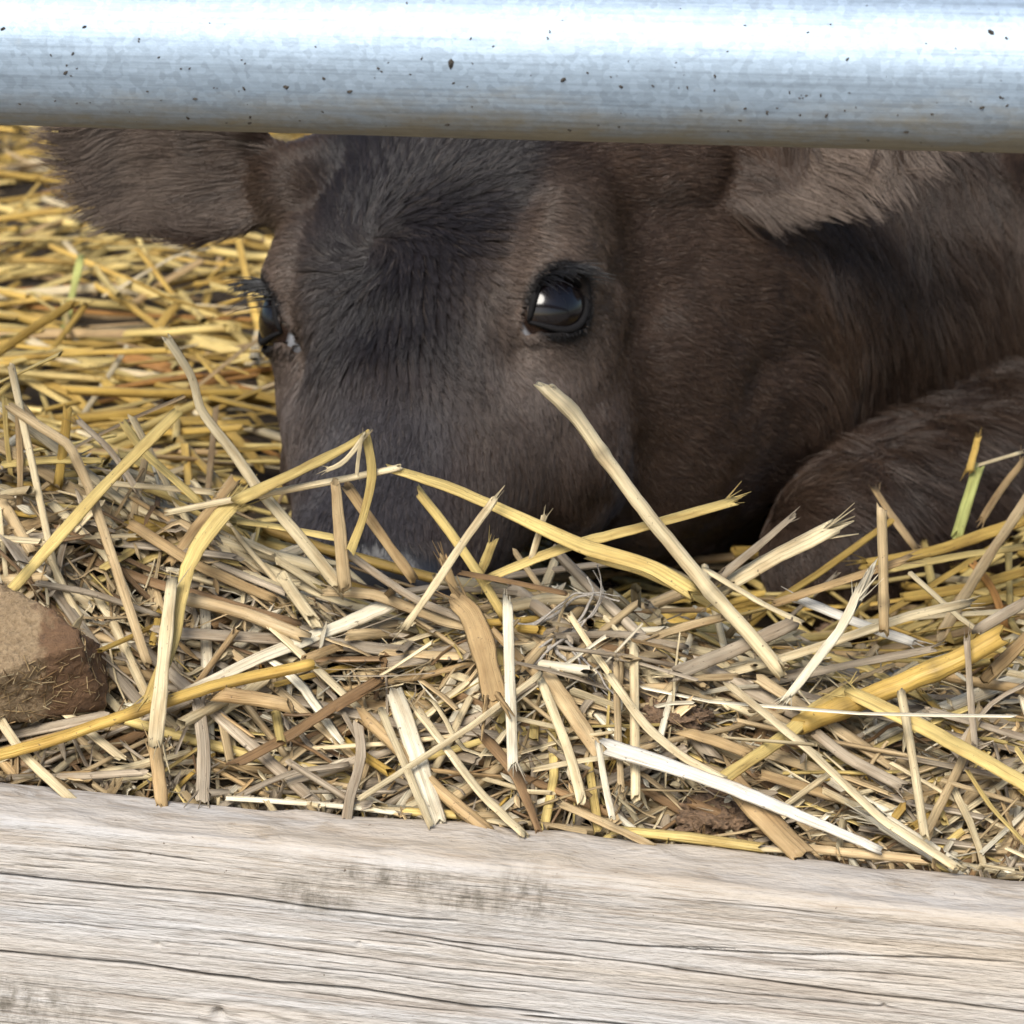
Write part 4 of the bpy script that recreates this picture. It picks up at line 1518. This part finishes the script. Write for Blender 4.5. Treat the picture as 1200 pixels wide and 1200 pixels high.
# beside the calf's foreleg, behind the heap
for a in [([(1104, 742), (1150, 665), (1208, 578)], 15, 'beige', [1.52, 1.55, 1.58], 'beige stalk leaning up right at the calf foreleg'),
          ([(1121, 630), (1133, 590), (1146, 548)], 14, 'green', [1.60, 1.61, 1.62], 'greenish stalk with snapped top standing against the foreleg'),
          ([(1136, 552), (1146, 513)], 9, 'gold', [1.615, 1.62], 'snapped golden top of the greenish stalk'),
          ([(1147, 545), (1197, 530)], 4, 'pale', [1.615, 1.62], 'thin arm branching off the greenish stalk'),
          ([(1012, 662), (1100, 645), (1205, 608)], 14, 'gold', [1.57, 1.58, 1.60], None),
          ([(1040, 668), (1120, 652), (1205, 640)], 12, 'yellow', [1.56, 1.57, 1.58], None),
          ([(1060, 700), (1130, 690), (1205, 668)], 12, 'gold', [1.55, 1.56, 1.57], None),
          ([(1025, 573), (1045, 605), (1073, 642)], 10, 'tan', [1.63, 1.61, 1.60], 'blurred tan stalk leaning on the calf foreleg'),
          ([(1150, 610), (1175, 570), (1200, 540)], 9, 'tan', [1.60, 1.61, 1.62], None),
          ([(1010, 730), (1090, 722), (1205, 715)], 8, 'pale', [1.52, 1.53, 1.54], None),
          ([(1140, 660), (1165, 690), (1180, 740)], 10, 'rust', [1.56, 1.56, 1.55], None)]:
    pts, w, tn, Y, lb = a
    trace(pts, w, tn, 'flat', lb or f'{TONE_WORD.get(tn, tn)} straw stalk lying between the heap and the foreleg', None if lb else f'{tn} straws between the heap and the foreleg', Y=Y)
# on the floor left of the calf
def back_label(tn, pts):
    a = np.mean(np.asarray(pts, float), 0)
    where = [(60, 260, 'below the calf ear tip'), (200, 300, 'under the calf ear'), (70, 350, 'crossing under the fresh green blade'), (60, 440, 'just beyond the heap crest'),
             (190, 370, 'near the calf lashes'), (250, 410, 'beside the calf cheek'), (200, 480, 'behind the long crooked stalk'), (280, 510, 'beside the calf muzzle')]
    w = min(where, key=lambda q: (q[0] - a[0]) ** 2 + (q[1] - a[1]) ** 2)[2]
    d = np.subtract(pts[-1], pts[0])
    lie = 'level' if abs(d[1]) < 0.25 * abs(d[0]) else 'aslant'
    return f'{TONE_WORD.get(tn, tn)} straw lying {lie} on the bedding {w}'


for pts, w, tn, lb in [([(95, 300), (80, 365), (65, 430)], 10, 'green', 'fresh green blade on the golden straw left of the calf'),
                       ([(-20, 348), (122, 336), (196, 350)], 11, 'pale', None), ([(31, 241), (130, 280), (224, 318)], 11, 'yellow', None),
                       ([(50, 232), (140, 262), (232, 300)], 9, 'pale', None), ([(-20, 392), (110, 390), (210, 393)], 13, 'tan', None),
                       ([(140, 416), (220, 438), (305, 465)], 15, 'rust', 'orange-brown stalk lying left of the calf muzzle'),
                       ([(-20, 412), (50, 455), (105, 485)], 14, 'yellow', None), ([(168, 413), (185, 385), (205, 358)], 12, 'gold', None),
                       ([(224, 399), (262, 408), (302, 421)], 15, 'yellow', None), ([(35, 399), (75, 420), (118, 443)], 13, 'pale', None),
                       ([(-20, 286), (25, 272), (60, 260)], 12, 'yellow', None), ([(140, 330), (200, 350), (280, 385)], 11, 'yellow', None),
                       ([(230, 470), (265, 500), (305, 545)], 13, 'gold', None), ([(120, 450), (180, 480), (250, 520)], 12, 'gold', None)]:
    ys = [hit(*p) for p in pts]
    ys = [0.3 * y + 0.7 * np.mean(ys) - 0.02 for y in ys]
    trace(pts, w, tn, 'flat', lb or back_label(tn, pts), None if lb else f'{tn} straws on the bedding left of the calf', Y=ys)


# ---- the mass of straw: random stalks over the bedding
def random_lines(n, area, lmin, lmax, wmin, wmax, k, zlo, zhi, tilt, yawmix, kinkp):
    """centre lines and widths of n stalks over the bedding; area() gives centre x, y"""
    cx, cy = area(n)
    L = lmin + (lmax - lmin) * RNG.random(n) ** 1.6
    yaw = np.where(RNG.random(n) < yawmix, RNG.normal(0, 0.45, n), RNG.uniform(-math.pi / 2, math.pi / 2, n))
    d = np.stack([np.cos(yaw), np.sin(yaw)], 1)
    q = np.linspace(-0.5, 0.5, k)
    x = cx[:, None] + d[:, :1] * L[:, None] * q
    y = cy[:, None] + d[:, 1:] * L[:, None] * q
    hz = H(x, y)
    # a stiff line fitted to the ground plus a little sag
    a = hz.mean(1)
    sl = ((hz - a[:, None]) * q).sum(1) / (q * q).sum()
    z = 0.7 * (a[:, None] + sl[:, None] * q) + 0.3 * hz
    z = z + (zlo + (zhi - zlo) * RNG.random(n) ** 1.5)[:, None] + (RNG.normal(0, tilt, n) * L)[:, None] * q
    P = np.stack([x, y, z], -1)
    # bends
    kk = RNG.random(n) < kinkp
    at = RNG.uniform(-0.3, 0.3, n)
    bend = RNG.normal(0, 0.45, n) * kk
    past = np.maximum(q[None] - at[:, None], 0) * L[:, None]
    nrm = np.stack([-d[:, 1], d[:, 0]], 1)
    P[..., :2] += nrm[:, None] * (past * bend[:, None])[..., None]
    P[..., 2] += past * (RNG.normal(-0.05, 0.22, n) * kk)[:, None]
    P += np.cumsum(RNG.normal(0, 1, P.shape), 1) * 0.00025
    W = (wmin + (wmax - wmin) * RNG.random(n) ** 1.4)[:, None] * (1 + RNG.normal(0, 0.06, (n, k)))
    # never through the board: lie on its top instead, and never past its front
    s = P[..., 1] - (y_front(P[..., 0]) + BOARD_T)
    on = s < 0.004
    P[..., 2] = np.where(on, np.maximum(P[..., 2], board_top(P[..., 0]) + W * 0.5 + 0.001), P[..., 2])
    keep = (s > -0.003).all(1)
    # keep clear of the calf's face
    h = to_head(P.reshape(-1, 3)).reshape(n, k, 3)
    infac = ((np.abs(h[..., 0]) < 0.075) & (h[..., 1] > -0.06) & (h[..., 1] < 0.225) & (h[..., 2] > -0.14) & (h[..., 2] < 0.10)).any(1)
    keep &= ~infac
    return P[keep], W[keep]


def tone_pick(n, mixt):
    names = list(mixt)
    p = np.array([mixt[a] for a in names], float)
    i = RNG.choice(len(names), n, p=p / p.sum())
    C = np.array([TONES[a] for a in names])[i]
    return C * (0.78 + 0.4 * RNG.random((n, 1))), [names[j] for j in i]


def stuff(name, P, W, flat, C, nside, kind='stuff', jag=0.3):
    n, k, _ = P.shape
    ref = norm(np.array([0, -0.4, 1.0])[None] + RNG.normal(0, 0.5, (n, 3)))
    V, F, co = sweep(P, W, flat, ref, nside, None, RNG.random(n) * 50, jag)
    me = mesh_np(name, V, F, M['straw'])
    tv = 0.85 + 0.3 * RNG.random((n, k))
    attr_col(me, 'tone', np.repeat((C[:, None] * tv[..., None])[:, :, None], nside, 2).reshape(-1, 3))
    attr_vec(me, 'strand', co)
    return me


def area_front(n):
    x = RNG.uniform(-0.34, 0.34, n)
    s = RNG.uniform(0.0, 0.20, n) ** 1.0
    return x, y_front(x) + BOARD_T + s


def area_low(n):
    x = RNG.uniform(-0.34, 0.34, n)
    s = np.abs(RNG.normal(0.0, 0.045, n)) + 0.004
    return x, y_front(x) + BOARD_T + s


def area_back(n):
    y = 1.50 + 2.4 * RNG.random(n) ** 1.3
    x = RNG.uniform(-0.24, 0.26, n) * y * 1.4 - 0.05
    return x, y


MIX_FRONT = dict(pale=3.4, beige=2.6, grey=1.0, yellow=2.0, gold=0.8, tan=0.8, cream=1.2, brown=0.35)
MIX_LOW = dict(grey=3.4, beige=3.0, tan=1.4, pale=1.2, brown=1.2, cream=0.3)
MIX_BACK = dict(yellow=4.0, gold=3.4, pale=0.5, tan=0.7, rust=0.1, beige=0.15)


def layer(lst):
    me = []
    for (n, area, lmin, lmax, wmin, wmax, k, zlo, zhi, tilt, ym, kp, mixt, ns) in lst:
        P, W = random_lines(n, area, lmin, lmax, wmin, wmax, k, zlo, zhi, tilt, ym, kp)
        C, _ = tone_pick(len(P), mixt)
        fl = np.where(RNG.random(len(P)) < 0.45, RNG.uniform(0.75, 0.95, len(P)), RNG.uniform(0.12, 0.45, len(P)))
        me.append((P, W, fl, C, ns))
    return me


def join_stuff(name, label, cat, parts):
    Vs, Fs, Cs, Os = [], [], [], []
    off = 0
    for P, W, fl, C, ns in parts:
        n, k, _ = P.shape
        ref = norm(np.array([0, -0.5, 1.0])[None] + RNG.normal(0, 0.5, (n, 3)))
        V, F, co = sweep(P, W, fl, ref, ns, None, RNG.random(n) * 50, 0.35)
        tv = 0.82 + 0.36 * RNG.random((n, k))
        Vs.append(V)
        Fs.append(F + off)
        Os.append(co)
        Cs.append(np.repeat((C[:, None] * tv[..., None])[:, :, None], ns, 2).reshape(-1, 3))
        off += len(V)
    me = mesh_np(name, np.concatenate(Vs), np.concatenate(Fs), M['straw'])
    attr_col(me, 'tone', np.concatenate(Cs))
    attr_vec(me, 'strand', np.concatenate(Os))
    o = add(name, me)
    tag(o, label, cat, kind='stuff')
    return o


front_parts = layer([
    (1700, area_front, 0.050, 0.200, 0.0022, 0.0060, 6, -0.024, 0.004, 0.12, 0.50, 0.35, MIX_FRONT, 7),
    (520, area_front, 0.030, 0.120, 0.0018, 0.0046, 6, -0.010, 0.012, 0.42, 0.2, 0.4, MIX_FRONT, 7),
    (800, area_low, 0.040, 0.170, 0.0020, 0.0058, 6, -0.022, 0.010, 0.20, 0.65, 0.35, MIX_LOW, 7),
    (900, area_front, 0.015, 0.070, 0.0007, 0.0020, 5, -0.012, 0.008, 0.25, 0.4, 0.5, MIX_FRONT, 5),
    (700, area_low, 0.012, 0.060, 0.0006, 0.0018, 5, -0.010, 0.010, 0.25, 0.5, 0.5, MIX_LOW, 5)])
P, W = random_lines(420, area_front, 0.020, 0.075, 0.0016, 0.0048, 12, -0.006, 0.010, 0.25, 0.3, 0.6)
qq = np.linspace(0, 1, 12)
P[..., 2] += 0.0035 * np.sin(qq[None] * RNG.uniform(3, 9, (len(P), 1)) + RNG.uniform(0, 6, (len(P), 1)))
P[..., 1] -= 0.0030 * np.sin(qq[None] * RNG.uniform(3, 10, (len(P), 1)) + RNG.uniform(0, 6, (len(P), 1)))
W = W * (0.45 + 0.55 * np.sin(np.linspace(0.3, 2.6, 12)))[None]
front_parts.append((P, W, np.full(len(P), 0.07), tone_pick(len(P), dict(pale=2, grey=2, beige=2, cream=1, brown=0.6))[0], 6))
P, W = random_lines(1500, area_front, 0.006, 0.030, 0.0004, 0.0012, 4, -0.004, 0.009, 0.4, 0.3, 0.4)
front_parts.append((P, W, np.full(len(P), 0.5), tone_pick(len(P), dict(pale=2, grey=2, beige=2, tan=1.5, brown=1))[0], 4))
join_stuff('straw_heap', 'thick heap of mixed dry straw piled behind the board', 'straw', front_parts)
back_parts = layer([
    (6500, area_back, 0.060, 0.280, 0.0026, 0.0062, 6, -0.024, 0.018, 0.13, 0.15, 0.35, MIX_BACK, 6),
    (1200, area_back, 0.030, 0.120, 0.0015, 0.0040, 5, 0.0, 0.020, 0.2, 0.5, 0.4, MIX_BACK, 5)])
join_stuff('straw_bedding', 'golden straw bedding spread on the floor round the calf', 'straw', back_parts)

# ---- chaff: small husks and broken bits
P, W = random_lines(1500, area_front, 0.004, 0.013, 0.0012, 0.0034, 5, 0.000, 0.014, 0.3, 0.3, 0.0)
W = W * np.sin(np.linspace(0.12, math.pi - 0.12, 5))[None]
C, _ = tone_pick(len(P), dict(cream=2, pale=2, beige=2, grey=2, tan=1))
join_stuff('chaff', 'pale husks and broken bits scattered over the heap', 'chaff', [(P, W, np.full(len(P), 0.3), C, 6)])

# ---- further single stalks lying loose on top of the heap
P, W = random_lines(230, area_front, 0.040, 0.140, 0.0030, 0.0060, 12, -0.002, 0.009, 0.12, 0.5, 0.35)
names = tone_pick(len(P), dict(pale=2.6, beige=3.0, grey=1.8, yellow=1.5, gold=0.6, tan=1.2, cream=0.8, brown=0.4))[1]
px, py = to_px(P.mean(1))
made = 0
for i in range(len(P)):
    if not (-20 < px[i] < 1220 and py[i] < 1010) or made >= 150:
        continue
    if RNG.random() < 0.25 and py[i] < 720:
        continue
    tn = names[i]
    st = 'tube' if RNG.random() < 0.45 else 'flat'
    stalk(P[i], float(W[i].mean()), tn, st, describe(tn, st, np.stack(to_px(P[i]), 1)), f'{tn} straws lying on the heap behind the board', nodes=((RNG.random(),) if RNG.random() < 0.3 else ()), jag=0.4)
    made += 1


# ------------------------------------------------------------------ clods and odd bits in the heap
def clod(name, label, centre, size, planes, seed, mat, rough=0.10, cat='clod'):
    bm = bmesh.new()
    bmesh.ops.create_icosphere(bm, subdivisions=5, radius=1.0)
    D = np.array([v.co[:] for v in bm.verts])
    r = np.full(len(D), 1.25)
    for nrm, dist in planes:
        nrm = norm(nrm)
        dn = D @ nrm
        r = np.where(dn > 0.05, np.minimum(r, dist / np.maximum(dn, 0.05)), r)
    V = D * r[:, None]
    V = V * (1 + rough * (vnoise(V, 2.5, seed) - 0.5)[:, None] + rough * 0.9 * (vnoise(V, 7, seed + 1) - 0.5)[:, None] + rough * 0.7 * (vnoise(V, 18, seed + 2) - 0.5)[:, None]
             + rough * 0.5 * (vnoise(V, 40, seed + 3) - 0.5)[:, None])
    V = V * np.asarray(size)
    for v, c in zip(bm.verts, V):
        v.co = c
    me = bpy.data.meshes.new(name)
    bm.to_mesh(me)
    bm.free()
    me.materials.append(mat)
    me.polygons.foreach_set('use_smooth', np.ones(len(me.polygons), bool))
    o = add(name, me, None, centre)
    tag(o, label, cat)
    return o


box6 = [((0.1, -0.35, 0.95), 0.62), ((0.75, -0.55, -0.25), 0.80), ((-1, 0, 0), 1.0), ((0, 1, 0.2), 0.9), ((0, 0.1, -1), 0.7), ((0.1, -0.9, -0.45), 0.72), ((0.7, 0.2, 0.6), 0.85)]
slab = [((-0.10, -0.62, 0.78), 0.50), ((0.45, -0.80, -0.42), 0.62), ((0.95, -0.1, 0.15), 0.85), ((-1, 0, 0), 1.2), ((0, 1, 0), 0.9), ((0, 0.1, -1), 0.8), ((0.6, 0.3, 0.72), 0.72)]
y0 = hit(40, 800) - 0.020
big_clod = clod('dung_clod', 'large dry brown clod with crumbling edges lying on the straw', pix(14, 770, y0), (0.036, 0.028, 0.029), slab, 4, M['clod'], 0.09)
# chopped fibres bedded in the surface of the big clod
vs = np.array([v.co[:] for v in big_clod.data.vertices])
vn = np.array([v.normal[:] for v in big_clod.data.vertices])
ii = RNG.choice(len(vs), 520)
ii = np.where((vn[ii] @ norm(slab[0][0])) > 0.85, RNG.choice(np.flatnonzero(vn @ norm(slab[1][0]) > 0.5), 520), ii)
dd = norm(np.cross(vn[ii], RNG.normal(0, 1, (520, 3))))
ll = 0.002 + 0.005 * RNG.random(520)
Pq = vs[ii][:, None] + dd[:, None] * (ll[:, None] * np.linspace(-0.5, 0.5, 4)[None])[..., None] + vn[ii][:, None] * 0.0003
Cq, _ = tone_pick(520, dict(tan=3, brown=3, beige=3, pale=1))
fib = join_stuff('fibres', None, None, [(Pq, np.full((520, 4), 0.00045) * (0.5 + RNG.random((520, 1))), np.full(520, 0.5), Cq, 5)])
fib.parent = big_clod
for px_, py_, sz, lb in [(693, 690, 0.011, 'small brown crumb lump below the long yellow blade'), (792, 842, 0.013, 'brown soil lump in the middle right of the heap'),
                         (850, 962, 0.016, 'brown crumbled soil lump just above the board edge'), (888, 778, 0.011, 'small soil lump beside the long diagonal stalk'),
                         (985, 745, 0.009, 'tiny soil lump under the pale leafy stalk')]:
    y0 = hit(px_, py_) - 0.004
    clod('soil_lump', lb, pix(px_, py_, y0), (sz, sz * 0.8, sz * 0.6), box6, int(px_), M['crumb'], 0.45)

# grey fibrous root tangled over the middle of the heap
for k, (pts, lb) in enumerate([([(615, 775), (640, 755), (665, 742), (690, 715), (700, 690), (690, 668)], 'thick curl of grey fibrous root on the heap'),
                               ([(590, 722), (620, 735), (650, 722), (680, 700), (715, 705)], 'looping grey root fibre on the heap'),
                               ([(655, 745), (675, 775), (700, 800), (725, 828)], 'grey root fibre trailing down the heap')]):
    P3 = np.array([pix(a, b, min(hit(a, b), ridge_y((a - 600) / FPX * 1.45)) - 0.016) for a, b in pts])
    P3 = smooth_path(P3, 40, 3)
    Vt, Ft, off = [], [], 0
    for q in range(3):
        Q = P3 + np.cumsum(RNG.normal(0, 0.0006, P3.shape), 0) * 0.8 + RNG.normal(0, 0.0008, 3)
        for _ in range(6):
            Q[1:-1] = (Q[:-2] + 2 * Q[1:-1] + Q[2:]) / 4
        v, f = tube(Q, 0.0006 * (0.6 + RNG.random()) * np.linspace(1.2, 0.4, 40), 5)
        Vt.append(v)
        Ft += [tuple(i + off for i in g_) for g_ in f]
        off += len(v)
    o0 = P3[0]
    tag(add('root_fibre', mesh_np('root_fibre', np.concatenate(Vt) - o0, Ft, M['root']), None, o0), lb, 'root')
